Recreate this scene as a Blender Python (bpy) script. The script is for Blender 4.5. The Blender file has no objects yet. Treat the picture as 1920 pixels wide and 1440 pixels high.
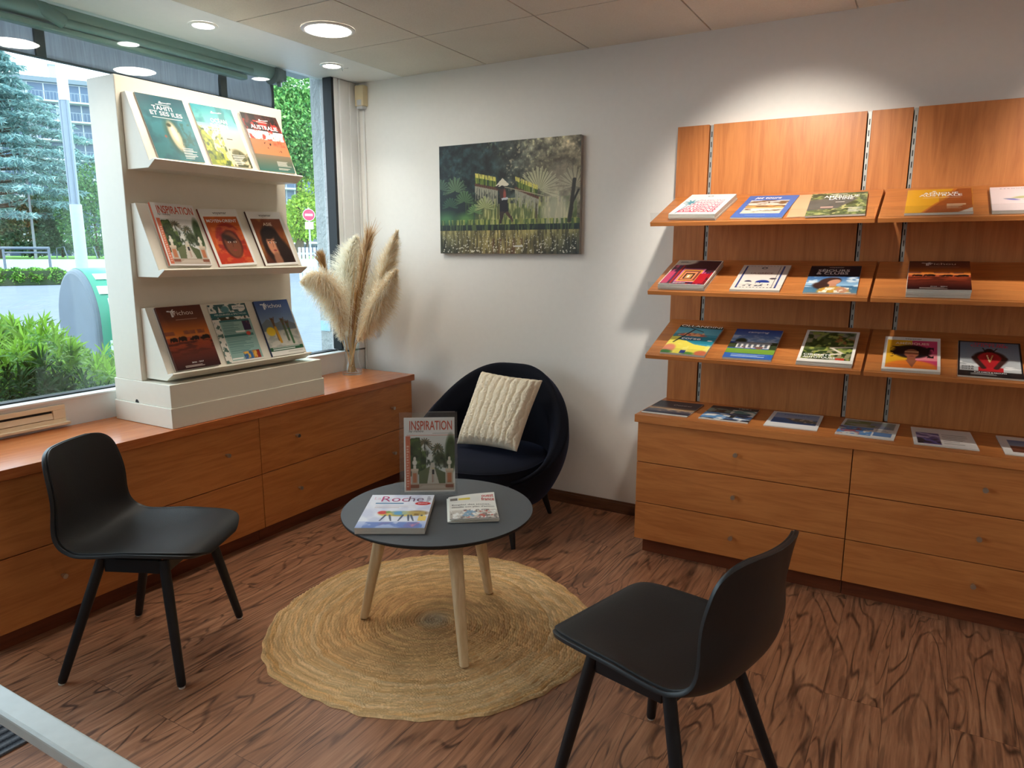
import bpy, bmesh, math, random
import numpy as np
from mathutils import Vector, Matrix, noise as mnoise
WASH_E, STRIP_E, SKY, EXPO, LED = 100, 9, 3.4, 0.6, 42
random.seed(7); rng = np.random.default_rng(7)
scene = bpy.context.scene
COL = scene.collection
PI = math.pi

# ------------------------------------------------------------------ camera
YAW, PITCH, ROLL, FPX, CAMH = -0.52614814, -0.1834135, 0.0025614, 1335.23461, 1.55
def cam_axes():
    cy, sy = math.cos(YAW), math.sin(YAW); cp, sp = math.cos(PITCH), math.sin(PITCH); cr, sr = math.cos(ROLL), math.sin(ROLL)
    f = Vector((sy*cp, cy*cp, sp)); r = Vector((cy, -sy, 0)); u = r.cross(f)
    return cr*r + sr*u, -sr*r + cr*u, f
R_, U_, F_ = cam_axes()
EYE = Vector((0, 0, CAMH))
cam = bpy.data.cameras.new('camera'); co = bpy.data.objects.new('camera', cam); COL.objects.link(co)
cam.sensor_fit = 'HORIZONTAL'; cam.sensor_width = 36.0; cam.lens = FPX/1920*36.0; cam.clip_start = 0.02; cam.clip_end = 500
co.matrix_world = Matrix(((R_.x, U_.x, -F_.x, 0), (R_.y, U_.y, -F_.y, 0), (R_.z, U_.z, -F_.z, CAMH), (0, 0, 0, 1)))
scene.camera = co
def ray(x, y): return R_*((x-960)/FPX) + U_*((720-y)/FPX) + F_
def at_z(x, y, z): d = ray(x, y); return EYE + d*((z-CAMH)/d.z)
def at_x(x, y, X): d = ray(x, y); return EYE + d*(X/d.x)
def at_y(x, y, Y): d = ray(x, y); return EYE + d*(Y/d.y)
def at_r(x, y, r): d = ray(x, y); return EYE + d*(r/math.hypot(d.x, d.y))

# ------------------------------------------------------------------ object helpers
def tag(o, label=None, cat=None, group=None, kind=None):
    if label: o['label'] = label
    if cat: o['category'] = cat
    if group: o['group'] = group
    if kind: o['kind'] = kind
    return o
def empty(name, loc=(0, 0, 0), rz=0.0, label=None, cat=None, group=None, mat=None):
    o = bpy.data.objects.new(name, None); COL.objects.link(o); o.empty_display_size = 0.05
    if mat is not None: o.matrix_world = mat
    else: o.location = loc; o.rotation_euler = (0, 0, rz)
    return tag(o, label, cat, group)
def link(name, me, parent=None, material=None):
    o = bpy.data.objects.new(name, me); COL.objects.link(o)
    if parent is not None: o.parent = parent
    if material is not None:
        for m in (material if isinstance(material, (list, tuple)) else [material]): me.materials.append(m)
    return o
class MB:
    """collects simple solids and links them as one mesh"""
    def __init__(s): s.v = []; s.f = []; s.m = []; s.sm = []
    def add(s, vs, fs, mi=0, smooth=False):
        b = len(s.v); s.v += [tuple(v) for v in vs]
        for f in fs: s.f.append(tuple(i+b for i in f)); s.m.append(mi); s.sm.append(smooth)
        return s
    def box(s, x0, x1, y0, y1, z0, z1, mi=0):
        v = [(x, y, z) for z in (z0, z1) for y in (y0, y1) for x in (x0, x1)]
        return s.add(v, [(0, 2, 3, 1), (4, 5, 7, 6), (0, 1, 5, 4), (2, 6, 7, 3), (0, 4, 6, 2), (1, 3, 7, 5)], mi)
    def obox(s, c, ax, ay, az, hx, hy, hz, mi=0):
        c, ax, ay, az = Vector(c), Vector(ax).normalized(), Vector(ay).normalized(), Vector(az).normalized()
        v = [c+ax*hx*i+ay*hy*j+az*hz*k for k in (-1, 1) for j in (-1, 1) for i in (-1, 1)]
        return s.add(v, [(0, 2, 3, 1), (4, 5, 7, 6), (0, 1, 5, 4), (2, 6, 7, 3), (0, 4, 6, 2), (1, 3, 7, 5)], mi)
    def prism(s, pts, axis, a, b, mi=0):
        """extrude the 2-D outline pts along axis ('x','y','z') from a to b"""
        def P(p, t):
            return {'x': (t, p[0], p[1]), 'y': (p[0], t, p[1]), 'z': (p[0], p[1], t)}[axis]
        n = len(pts); v = [P(p, a) for p in pts]+[P(p, b) for p in pts]
        fs = [tuple(range(n))[::-1], tuple(range(n, 2*n))]+[(i, (i+1) % n, (i+1) % n+n, i+n) for i in range(n)]
        return s.add(v, fs, mi)
    def cone(s, p0, p1, r0, r1, n=20, mi=0, caps=True, smooth=True):
        p0, p1 = Vector(p0), Vector(p1); d = (p1-p0).normalized()
        a = d.orthogonal().normalized(); b = d.cross(a)
        v = []
        for p, r in ((p0, r0), (p1, r1)):
            for i in range(n):
                t = 2*PI*i/n; v.append(p+a*(r*math.cos(t))+b*(r*math.sin(t)))
        s.add(v, [(i, (i+1) % n, (i+1) % n+n, i+n) for i in range(n)], mi, smooth)
        if caps: s.add(v[:n], [tuple(range(n))[::-1]], mi); s.add(v[n:], [tuple(range(n))], mi)
        return s
    def tube(s, pts, rs, n=10, mi=0, caps=True):
        pts = [Vector(p) for p in pts]
        if not isinstance(rs, (list, tuple)): rs = [rs]*len(pts)
        v = []; prev = None
        for k, p in enumerate(pts):
            d = (pts[min(k+1, len(pts)-1)]-pts[max(k-1, 0)]).normalized()
            a = d.orthogonal().normalized() if prev is None else (prev-d*prev.dot(d)).normalized()
            prev = a; b = d.cross(a)
            for i in range(n):
                t = 2*PI*i/n; v.append(p+a*(rs[k]*math.cos(t))+b*(rs[k]*math.sin(t)))
        fs = [(k*n+i, k*n+(i+1) % n, (k+1)*n+(i+1) % n, (k+1)*n+i) for k in range(len(pts)-1) for i in range(n)]
        s.add(v, fs, mi, True)
        if caps: s.add(v[:n], [tuple(range(n))[::-1]], mi); s.add(v[-n:], [tuple(range(n))], mi)
        return s
    def lathe(s, prof, c=(0, 0, 0), n=32, mi=0, smooth=True):
        v = [(c[0]+r*math.cos(2*PI*i/n), c[1]+r*math.sin(2*PI*i/n), c[2]+z) for r, z in prof for i in range(n)]
        fs = [(k*n+i, k*n+(i+1) % n, (k+1)*n+(i+1) % n, (k+1)*n+i) for k in range(len(prof)-1) for i in range(n)]
        return s.add(v, fs, mi, smooth)
    def grid(s, fn, nu, nv, mi=0, smooth=True, closed_u=False):
        v = [fn(i/(nu if closed_u else nu-1), j/(nv-1)) for j in range(nv) for i in range(nu)]
        fs = []
        for j in range(nv-1):
            for i in range(nu if closed_u else nu-1):
                k = (i+1) % nu
                fs.append((j*nu+i, j*nu+k, (j+1)*nu+k, (j+1)*nu+i))
        return s.add(v, fs, mi, smooth)
    def build(s, name, material, parent=None, bevel=0.0, seg=2, weld=False, normals=True):
        me = bpy.data.meshes.new(name); me.from_pydata(s.v, [], s.f)
        me.polygons.foreach_set('material_index', s.m); me.polygons.foreach_set('use_smooth', s.sm)
        if weld or normals:
            bm = bmesh.new(); bm.from_mesh(me)
            if weld: bmesh.ops.remove_doubles(bm, verts=bm.verts, dist=1e-5)
            if normals: bmesh.ops.recalc_face_normals(bm, faces=bm.faces)
            bm.to_mesh(me); bm.free()
        me.update()
        o = link(name, me, parent, material)
        if bevel:
            b = o.modifiers.new('bevel', 'BEVEL'); b.width = bevel; b.segments = seg; b.limit_method = 'ANGLE'; b.angle_limit = 0.7
        return o
def mesh_np(name, V, Fq, material, parent=None, colors=None, smooth=False, tris=None):
    """numpy mesh: quads Fq (n,4) and optional tris (m,3), point colours (linear)"""
    me = bpy.data.meshes.new(name)
    nq = 0 if Fq is None else len(Fq); nt = 0 if tris is None else len(tris)
    me.vertices.add(len(V)); me.vertices.foreach_set('co', np.asarray(V, np.float32).ravel())
    loops = np.concatenate([np.asarray(a, np.int32).ravel() for a in (Fq, tris) if a is not None and len(a)])
    me.loops.add(len(loops)); me.loops.foreach_set('vertex_index', loops)
    me.polygons.add(nq+nt)
    st = np.concatenate([np.arange(nq)*4, nq*4+np.arange(nt)*3]).astype(np.int32)
    me.polygons.foreach_set('loop_start', st)
    me.polygons.foreach_set('use_smooth', np.full(nq+nt, smooth))
    me.update(calc_edges=True); me.validate()
    if colors is not None:
        ca = me.color_attributes.new('Col', 'FLOAT_COLOR', 'POINT')
        c4 = np.ones((len(V), 4), np.float32); c4[:, :3] = colors; ca.data.foreach_set('color', c4.ravel())
    return link(name, me, parent, material)
def gridfaces(nu, nv):
    i = np.arange(nu-1)[None, :]; j = np.arange(nv-1)[:, None]; a = j*nu+i
    return np.stack([a, a+1, a+nu+1, a+nu], -1).reshape(-1, 4)
def copy_tree(o, parent=None):
    c = o.copy(); COL.objects.link(c); c.parent = parent
    for ch in list(o.children): copy_tree(ch, c)
    return c
def s2l(c):
    c = np.asarray(c, float); return np.where(c <= 0.04045, c/12.92, ((c+0.055)/1.055)**2.4)
def rgb(r, g, b): return tuple(s2l(np.array([r, g, b])/255.0))+(1.0,)

# ------------------------------------------------------------------ materials
class NT:
    def __init__(s, name):
        s.m = bpy.data.materials.new(name); s.m.use_nodes = True; s.t = s.m.node_tree; s.t.nodes.clear()
        s.out = s.n('ShaderNodeOutputMaterial')
    def n(s, t, **kw):
        x = s.t.nodes.new(t)
        for k, v in kw.items():
            if k.startswith('_'): setattr(x, k[1:], v)
            else: x.inputs[k.replace('_', ' ')].default_value = v
        return x
    def l(s, a, b): s.t.links.new(a, b)
    def math(s, op, a, b=None, c=None):
        x = s.t.nodes.new('ShaderNodeMath'); x.operation = op
        for i, q in enumerate((a, b, c)):
            if q is None: continue
            if isinstance(q, (int, float)): x.inputs[i].default_value = q
            else: s.l(q, x.inputs[i])
        return x.outputs[0]
    def ramp(s, fac, stops, interp='LINEAR'):
        x = s.t.nodes.new('ShaderNodeValToRGB'); x.color_ramp.interpolation = interp
        e = x.color_ramp.elements
        while len(e) < len(stops): e.new(0.5)
        for q, (p, c) in zip(e, stops): q.position = p; q.color = c if len(c) == 4 else tuple(c)+(1,)
        s.l(fac, x.inputs[0]); return x.outputs[0]
    def mix(s, fac, a, b, typ='MIX'):
        x = s.t.nodes.new('ShaderNodeMix'); x.data_type = 'RGBA'; x.blend_type = typ
        for i, q in ((0, fac), (6, a), (7, b)):
            if isinstance(q, (int, float, tuple)): x.inputs[i].default_value = q
            else: s.l(q, x.inputs[i])
        return x.outputs[2]
    def coord(s, kind='Object', scale=(1, 1, 1)):
        c = s.n('ShaderNodeTexCoord'); m = s.n('ShaderNodeMapping'); m.inputs['Scale'].default_value = scale
        s.l(c.outputs[kind], m.inputs['Vector']); return m.outputs[0]
    def noise(s, vec, scale, detail=3, rough=0.5, dist=0.0):
        x = s.n('ShaderNodeTexNoise', Scale=scale, Detail=detail, Roughness=rough, Distortion=dist)
        s.l(vec, x.inputs['Vector']); return x.outputs[0]
    def bsdf(s, color, rough=0.5, metal=0.0, spec=0.5, bump=None, bstr=0.2, bdist=0.01, **kw):
        b = s.n('ShaderNodeBsdfPrincipled')
        for k, v in (('Base Color', color), ('Roughness', rough), ('Metallic', metal), ('Specular IOR Level', spec)):
            if isinstance(v, (int, float, tuple)): b.inputs[k].default_value = v
            else: s.l(v, b.inputs[k])
        for k, v in kw.items(): b.inputs[k.replace('_', ' ')].default_value = v
        if bump is not None:
            bp = s.n('ShaderNodeBump', Strength=bstr, Distance=bdist); s.l(bump, bp.inputs['Height']); s.l(bp.outputs[0], b.inputs['Normal'])
        s.l(b.outputs[0], s.out.inputs[0]); return b
def plain(name, c, rough=0.5, metal=0.0, spec=0.5, var=0.04, scale=30.0, bstr=0.0, bscale=200.0, **kw):
    t = NT(name); v = t.coord('Object'); n = t.noise(v, scale)
    k = t.ramp(n, [(0.3, tuple(x*(1-var) for x in c[:3])), (0.7, tuple(min(1, x*(1+var)) for x in c[:3]))])
    bump = t.noise(v, bscale, 2) if bstr else None
    t.bsdf(k, rough, metal, spec, bump, bstr, 0.002, **kw); return t.m
def wood_laminate(name, axis, light, dark, rough=0.38):
    t = NT(name)
    sc = {'x': (1.0, 9, 9), 'y': (9, 1.0, 9), 'z': (9, 9, 0.8)}[axis]
    oi = t.n('ShaderNodeObjectInfo')
    def shifted(scl):
        a = t.n('ShaderNodeVectorMath', _operation='ADD'); t.l(t.coord('Object', scl), a.inputs[0])
        cc = t.n('ShaderNodeCombineXYZ')
        for i, k in enumerate((37.0, 53.0, 29.0)): t.l(t.math('MULTIPLY', oi.outputs['Random'], k), cc.inputs[i])
        t.l(cc.outputs[0], a.inputs[1]); return a.outputs[0]
    v = shifted(sc)
    n1 = t.noise(v, 1.3, 4, 0.55, 0.6); n2 = t.noise(v, 9.0, 3, 0.6)
    fine = t.noise(shifted(tuple(q*12 if q > 2 else q*4 for q in sc)), 2.0, 2)
    rings = t.math('PINGPONG', t.math('MULTIPLY', n1, 5.0), 0.5)
    f = t.math('ADD', t.math('MULTIPLY', rings, 0.9), t.math('MULTIPLY', n2, 0.55))
    f = t.math('ADD', f, t.math('MULTIPLY', fine, 0.3))
    c = t.ramp(f, [(0.25, dark), (0.55, tuple((a+b)/2 for a, b in zip(light, dark))), (0.95, light)])
    t.bsdf(c, rough, 0, 0.45, fine, 0.03, 0.001); return t.m
def thin_glass(name, tint=(1, 1, 1, 1), ior=1.5, rough=0.0):
    t = NT(name)
    ge = t.n('ShaderNodeNewGeometry'); fr = t.n('ShaderNodeFresnel')
    t.l(t.math('MULTIPLY_ADD', ge.outputs['Backfacing'], 1/ior-ior, ior), fr.inputs['IOR']); tr = t.n('ShaderNodeBsdfTransparent', Color=tint)
    gl = t.n('ShaderNodeBsdfGlossy', Roughness=rough, Color=(1, 1, 1, 1)); mx = t.n('ShaderNodeMixShader')
    t.l(fr.outputs[0], mx.inputs[0]); t.l(tr.outputs[0], mx.inputs[1]); t.l(gl.outputs[0], mx.inputs[2]); t.l(mx.outputs[0], t.out.inputs[0])
    return t.m
def emitter(name, c, strength):
    t = NT(name); e = t.n('ShaderNodeEmission', Color=c, Strength=strength); t.l(e.outputs[0], t.out.inputs[0]); return t.m

CH_L, CH_D = rgb(203, 130, 70)[:3], rgb(175, 103, 52)[:3]
M = {}
M['wood_x'] = wood_laminate('cherry_laminate_x', 'x', CH_L, CH_D)
M['wood_y'] = wood_laminate('cherry_laminate_y', 'y', rgb(198, 118, 66)[:3], rgb(172, 94, 48)[:3], 0.24)
M['wood_z'] = wood_laminate('cherry_laminate_z', 'z', CH_L, CH_D)
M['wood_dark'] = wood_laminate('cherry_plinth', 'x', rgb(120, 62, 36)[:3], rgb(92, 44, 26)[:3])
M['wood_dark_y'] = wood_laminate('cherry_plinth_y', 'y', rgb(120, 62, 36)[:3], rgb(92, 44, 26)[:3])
M['white_wall'] = plain('white_wall_paint', rgb(236, 234, 229), 0.85, var=0.01, bstr=0.12, bscale=220)
M['white_paint'] = plain('white_gloss_paint', rgb(232, 233, 232), 0.4, var=0.01)
M['white_lacquer'] = plain('cream_lacquer', rgb(236, 230, 214), 0.35, var=0.01)
M['cream_plastic'] = plain('aged_cream_plastic', rgb(222, 205, 165), 0.5, var=0.03)
M['vent'] = plain('vent_cream_paint', rgb(240, 218, 186), 0.45, var=0.02)
M['grey_dark'] = plain('dark_gasket', rgb(22, 25, 30), 0.6)
M['slot'] = plain('slot_black', (0.01, 0.01, 0.011, 1), 0.7)
M['alu'] = plain('rail_aluminium', rgb(176, 176, 172), 0.42, 0.55)
M['chrome'] = plain('brushed_nickel', rgb(190, 184, 174), 0.28, 0.9)
M['black_plastic'] = plain('black_plastic_shell', rgb(27, 28, 31), 0.42, spec=0.5)
M['black_leather'] = plain('black_upholstery', rgb(30, 30, 31), 0.5, spec=0.35, bstr=0.25, bscale=300)
M['black_wood'] = plain('black_stained_wood', rgb(22, 23, 27), 0.45, spec=0.4)
M['velvet'] = plain('navy_black_velvet', rgb(16, 18, 27), 0.85, spec=0.15, bstr=0.2, bscale=400, Sheen_Weight=0.35, Sheen_Roughness=0.4, Sheen_Tint=(0.12, 0.15, 0.3, 1))
M['tabletop'] = plain('charcoal_laminate', rgb(74, 79, 84), 0.5, spec=0.5, var=0.02)
M['table_edge'] = plain('black_table_edge', rgb(22, 23, 26), 0.5)
M['ash_wood'] = wood_laminate('pale_ash', 'z', rgb(232, 206, 166)[:3], rgb(214, 184, 140)[:3], 0.5)
M['cushion'] = plain('cream_chenille', rgb(238, 227, 204), 0.95, spec=0.1, var=0.05, scale=60, bstr=0.5, bscale=350)
M['glass'] = thin_glass('window_glass', (0.93, 0.97, 0.97, 1), 1.45)
M['acrylic'] = thin_glass('clear_acrylic', (0.97, 0.98, 0.98, 1), 1.45)
M['vase_glass'] = thin_glass('vase_glass', (0.95, 0.97, 0.97, 1), 1.5)
M['lamp'] = emitter('led_diffuser', (1.0, 0.92, 0.80, 1), LED)
M['spot'] = emitter('spot_diffuser', (1.0, 0.96, 0.9, 1), 22)
def ceiling_mat():
    t = NT('mineral_ceiling_tile'); v = t.coord('Object'); n = t.noise(v, 160, 3, 0.7); n2 = t.noise(v, 3.0, 2)
    c = t.ramp(t.math('ADD', t.math('MULTIPLY', n, 0.7), t.math('MULTIPLY', n2, 0.3)), [(0.3, rgb(208, 203, 192)), (0.7, rgb(224, 220, 210))])
    t.bsdf(c, 0.9, 0, 0.2, n, 0.5, 0.003); return t.m
M['tile'] = ceiling_mat()
def floor_mat():
    t = NT('hickory_plank_floor')
    tc = t.n('ShaderNodeTexCoord'); sp = t.n('ShaderNodeSeparateXYZ'); t.l(tc.outputs['Object'], sp.inputs[0])
    cb = t.n('ShaderNodeCombineXYZ'); t.l(sp.outputs[1], cb.inputs[0]); t.l(sp.outputs[0], cb.inputs[1])
    br = t.n('ShaderNodeTexBrick', Scale=1.0, Mortar_Size=0.0009, Mortar_Smooth=0.2, Bias=0.0, Brick_Width=1.28, Row_Height=0.194)
    br.inputs['Color1'].default_value = (0, 0, 0, 1); br.inputs['Color2'].default_value = (1, 1, 1, 1); br.inputs['Mortar'].default_value = (0.5, 0.5, 0.5, 1)
    br.offset = 0.37; t.l(cb.outputs[0], br.inputs['Vector'])
    rnd = t.n('ShaderNodeSeparateColor'); t.l(br.outputs['Color'], rnd.inputs[0]); r = rnd.outputs[0]
    g = t.n('ShaderNodeCombineXYZ')
    t.l(t.math('MULTIPLY_ADD', sp.outputs[0], 4.6, t.math('MULTIPLY', r, 31.0)), g.inputs[0])
    t.l(t.math('MULTIPLY_ADD', sp.outputs[1], 0.8, t.math('MULTIPLY', r, 17.0)), g.inputs[1])
    t.l(t.math('MULTIPLY', r, 9.0), g.inputs[2])
    n = t.noise(g.outputs[0], 1.15, 2.0, 0.4, 0.6)
    ring = t.math('PINGPONG', t.math('MULTIPLY', n, 13.0), 0.5)
    vein = t.ramp(ring, [(0.0, (1, 1, 1)), (0.055, (0.75, 0.75, 0.75)), (0.14, (0.0, 0.0, 0.0))])
    g2 = t.n('ShaderNodeCombineXYZ')
    t.l(t.math('MULTIPLY_ADD', sp.outputs[0], 60, t.math('MULTIPLY', r, 50.0)), g2.inputs[0]); t.l(t.math('MULTIPLY', sp.outputs[1], 3.2), g2.inputs[1])
    streak = t.noise(g2.outputs[0], 1.0, 4, 0.6)
    g3 = t.n('ShaderNodeCombineXYZ'); t.l(t.math('ADD', t.math('MULTIPLY_ADD', sp.outputs[0], 26, t.math('MULTIPLY', r, 23.0)), t.math('MULTIPLY', n, 9.0)), g3.inputs[0]); t.l(t.math('MULTIPLY', sp.outputs[1], 1.6), g3.inputs[1])
    fine_v = t.ramp(t.noise(g3.outputs[0], 1.6, 3, .55), [(0.36, (1, 1, 1)), (0.46, (0, 0, 0))])
    blot = t.noise(g.outputs[0], 2.3, 3, 0.6, 1.4)
    blotm = t.ramp(blot, [(0.56, (0, 0, 0)), (0.72, (1, 1, 1))])
    brk = t.ramp(t.noise(g.outputs[0], 5.0, 3, 0.6), [(0.36, (0.15, 0.15, 0.15)), (0.56, (1, 1, 1))])
    base = t.ramp(streak, [(0.28, rgb(128, 86, 63)), (0.5, rgb(166, 116, 86)), (0.78, rgb(196, 147, 112))])
    base = t.mix(t.math('MULTIPLY', r, 0.28), base, rgb(170, 118, 84))
    dk = t.math('MULTIPLY', t.math('MULTIPLY', vein, brk), 0.8)
    base = t.mix(t.math('MULTIPLY', fine_v, 0.5), base, rgb(78, 50, 38)); c = t.mix(dk, base, rgb(52, 32, 25)); c = t.mix(t.math('MULTIPLY', blotm, 0.42), c, rgb(76, 50, 42))
    c = t.mix(t.math('MULTIPLY', br.outputs['Fac'], 0.7), c, rgb(60, 38, 28))
    h = t.math('SUBTRACT', t.math('MULTIPLY', streak, 0.3), t.math('MULTIPLY', dk, 0.5))
    ro = t.math('MULTIPLY_ADD', streak, 0.16, 0.3)
    t.bsdf(c, ro, 0, 0.45, h, 0.16, 0.003); return t.m
M['floor'] = floor_mat()
M['baseboard'] = wood_laminate('walnut_skirting', 'x', rgb(110, 74, 52)[:3], rgb(70, 44, 32)[:3])
def vcol_mat(name, rough, spec=0.4, trans=0.0, bstr=0.0, var=0.0):
    t = NT(name); a = t.n('ShaderNodeAttribute'); a.attribute_name = 'Col'
    c = a.outputs['Color']
    if var:
        n = t.noise(t.coord('Object'), 180.0, 2); c = t.mix(var, c, t.ramp(n, [(0.3, (0.25, 0.25, 0.25)), (0.75, (1, 1, 1))]), 'MULTIPLY')
    bump = t.noise(t.coord('Object'), 260.0, 2) if bstr else None
    b = t.bsdf(c, rough, 0, spec, bump, bstr, 0.002)
    if trans:
        tl = t.n('ShaderNodeBsdfTranslucent'); t.l(c, tl.inputs[0]); mx = t.n('ShaderNodeMixShader', Fac=trans)
        t.l(b.outputs[0], mx.inputs[1]); t.l(tl.outputs[0], mx.inputs[2]); t.l(mx.outputs[0], t.out.inputs[0])
    return t.m
M['print'] = vcol_mat('printed_gloss_paper', 0.42, 0.3)
M['canvas'] = vcol_mat('printed_photo_panel', 0.45, 0.4)
M['jute'] = vcol_mat('braided_jute', 0.9, 0.1, 0.0, 0.5, 0.25)
M['plume'] = vcol_mat('pampas_fibre', 0.9, 0.1, 0.5)
M['leaf'] = vcol_mat('leaf_green', 0.5, 0.3, 0.35)
M['paper'] = plain('paper_edges', rgb(226, 222, 214), 0.8, spec=0.2, var=0.08, scale=300)
# ================================================================== the room
XW, YW, ZC = -3.465, 3.87, 2.66
def struct(o): o['kind'] = 'structure'; return o
struct(MB().box(-3.6, 3.2, -3.2, YW, -0.06, 0).build('floor', M['floor']))
struct(MB().box(-3.75, 3.3, YW, YW+0.12, -0.06, 2.8).build('wall_back', M['white_wall']))
struct(MB().box(3.2, 3.3, -3.2, YW, -0.06, 2.8).build('wall_right', M['white_wall']))
struct(MB().box(-3.6, 3.3, -3.3, -3.2, -0.06, 2.8).build('wall_front', M['white_wall']))
wl = MB().box(-3.62, XW, -3.2, YW, -0.06, 0.86).box(-3.62, XW, -3.2, -1.2, 0.86, 2.8).box(-3.62, -3.455, -1.2, YW, ZC+0.004, 2.8)
struct(wl.build('wall_left', M['white_paint']))
c = MB().box(-3.07, 3.2, -3.2, YW, ZC+0.012, ZC+0.1)
xs = [-3.07, -2.43, -1.755, -1.08, -0.405, 0.27, 0.945, 1.62, 2.295, 2.97, 3.2]; ys = [YW, 3.222, 2.577, 1.932, 1.287, 0.642, -0.003, -0.648, -1.293, -1.938, -2.583, -3.2]
for i in range(len(xs)-1):
    for j in range(len(ys)-1):
        c.box(xs[i]+(0.004 if i else 0), xs[i+1]-0.004, ys[j+1]+0.0035, ys[j]-(0.0035 if j else 0), ZC, ZC+0.012)
struct(c.build('ceiling', M['tile']))
struct(MB().box(-3.455, -3.072, -3.2, YW, ZC, ZC+0.1).build('trim_1', M['white_paint']))
struct(MB().box(-2.94, -1.235, 3.856, YW, 0, 0.062).box(-2.94, -1.235, 3.861, YW, 0.062, 0.074).box(0.8, 3.2, 3.856, YW, 0, 0.062).build('baseboard_back', M['baseboard'], bevel=0.002))
# window: white frame, dark gasket, pane
win = empty('window_1', (-3.5, 1.2, 0.88)); struct(win)
fr = MB().box(-3.60, -3.452, -1.2, 3.655, 0.8605, 0.872)
fr.box(-3.56, -3.474, 3.66, 3.70, 0.884, ZC+0.003).box(-3.56, -3.463, 3.703, 3.79, 0.872, ZC-0.001).box(-3.56, -3.458, 3.79, YW, 0.872, ZC-0.001)
o = fr.build('window_frame', M['white_paint'], win, bevel=0.003); o.matrix_parent_inverse = win.matrix_world.inverted()
win_inv = Matrix.Translation((3.5, -1.2, -0.88))
def under(o, par_loc): o.matrix_parent_inverse = Matrix.Translation(-Vector(par_loc)); return o
o.matrix_parent_inverse = win_inv
o = MB().box(-3.55, -3.476, 3.638, 3.66, 0.884, ZC+0.002).box(-3.575, -3.515, -1.2, 3.638, 0.8725, 0.879).build('gasket', M['grey_dark'], win); o.matrix_parent_inverse = win_inv
o = MB().box(-0.004, 0.004, -2.40, 2.43, 0.0, 1.777).build('pane', M['glass'], win)
o.location = (-0.042, 0.006, 0.003); o.rotation_euler = (0, math.radians(-.4), math.radians(.5))
# outside return of the facade seen through the glass
def stucco():
    t = NT('rough_stucco'); v = t.coord('Object', (1, 1, 0.7)); n = t.noise(v, 42, 4, 0.6, 0.5)
    t.bsdf(t.ramp(t.noise(v, 6), [(0.3, rgb(170, 174, 176)), (0.7, rgb(190, 192, 192))]), 0.9, 0, 0.2, n, 0.9, 0.02); return t.m
M['stucco'] = stucco()
struct(MB().box(-3.695, -3.567, 3.668, 4.6, -0.15, 3.4).build('wall_outside', M['stucco']))
st = tag(MB().box(-3.69, -3.60, 3.662, 3.667, 1.0, 1.07, 0).build('sticker', plain('blue_sticker', rgb(176, 214, 240), 0.4)), 'small pale blue sticker on the rough outside pillar low beside the window', 'sticker')

# ------------------------------------------------------------------ small wall fittings
vt = empty('air_vent', (XW, 1.3, 0.745), label='cream slotted air vent set low under the window sill', cat='vent')
m = MB()
y0, y1, z0, z1 = -0.6, 0.47, 0.012, 0.098
m.box(0, 0.012, y0, y1, z0, z0+0.022).box(0, 0.012, y0, y1, z1-0.022, z1).box(0, 0.012, y1-0.055, y1, z0+0.022, z1-0.022).box(0, 0.012, y0, y0+0.05, z0+0.022, z1-0.022).box(0, 0.03, y0, y1+0.01, z0-0.008, z0+0.004)
m.build('vent_frame', M['vent'], vt, bevel=0.002)
MB().prism([(0.001, z0+0.022), (0.011, z0+0.026), (0.006, z1-0.034), (0.001, z1-0.034)], 'y', y0+0.05, y1-0.056).build('louvre', M['vent'], vt)
MB().box(0.0005, 0.002, y0+0.05, y1-0.056, z1-0.034, z1-0.022).build('slot', M['slot'], vt)
sb = empty('sensor_box', (-3.405, YW, 2.495), label='aged cream sensor box high in the wall corner by the ceiling', cat='sensor')
MB().box(-0.036, 0.036, -0.05, 0, 0.012, 0.142).build('housing', M['cream_plastic'], sb, bevel=0.004)
MB().box(-0.026, 0.022, -0.044, -0.002, -0.004, 0.0115).box(-0.02, 0.02, -0.0505, -0.0502, 0.014, 0.05).build('lens', plain('sensor_grey', rgb(196, 198, 200), 0.3), sb, bevel=0.002)
cd = MB().box(-3.412, -3.398, 3.858, YW-0.0005, 1.05, 2.485).box(-3.4565, -3.448, 3.852, YW-0.0005, 0.001, 2.655)
tag(cd.build('cable_conduit', M['white_paint'], bevel=0.002), 'white cable trunking running down the corner below the sensor box', 'conduit')
sk = empty('wall_socket', (-3.372, YW, 0.968), label='cream wall socket low on the back wall beside the vase', cat='socket')
MB().box(-0.045, 0.045, -0.04, 0, 0, 0.078).build('socket_box', M['white_paint'], sk, bevel=0.006)
MB().cone((-0.005, -0.0405, 0.04), (-0.005, -0.042, 0.04), 0.024, 0.024, 24).build('socket_plate', plain('socket_inner', rgb(205, 200, 188), 0.5), sk)
m = MB()
for dx in (-0.014, 0.004): m.cone((dx, -0.0422, 0.04), (dx, -0.0428, 0.04), 0.004, 0.004, 12)
m.build('pin_hole', M['slot'], sk)

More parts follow.
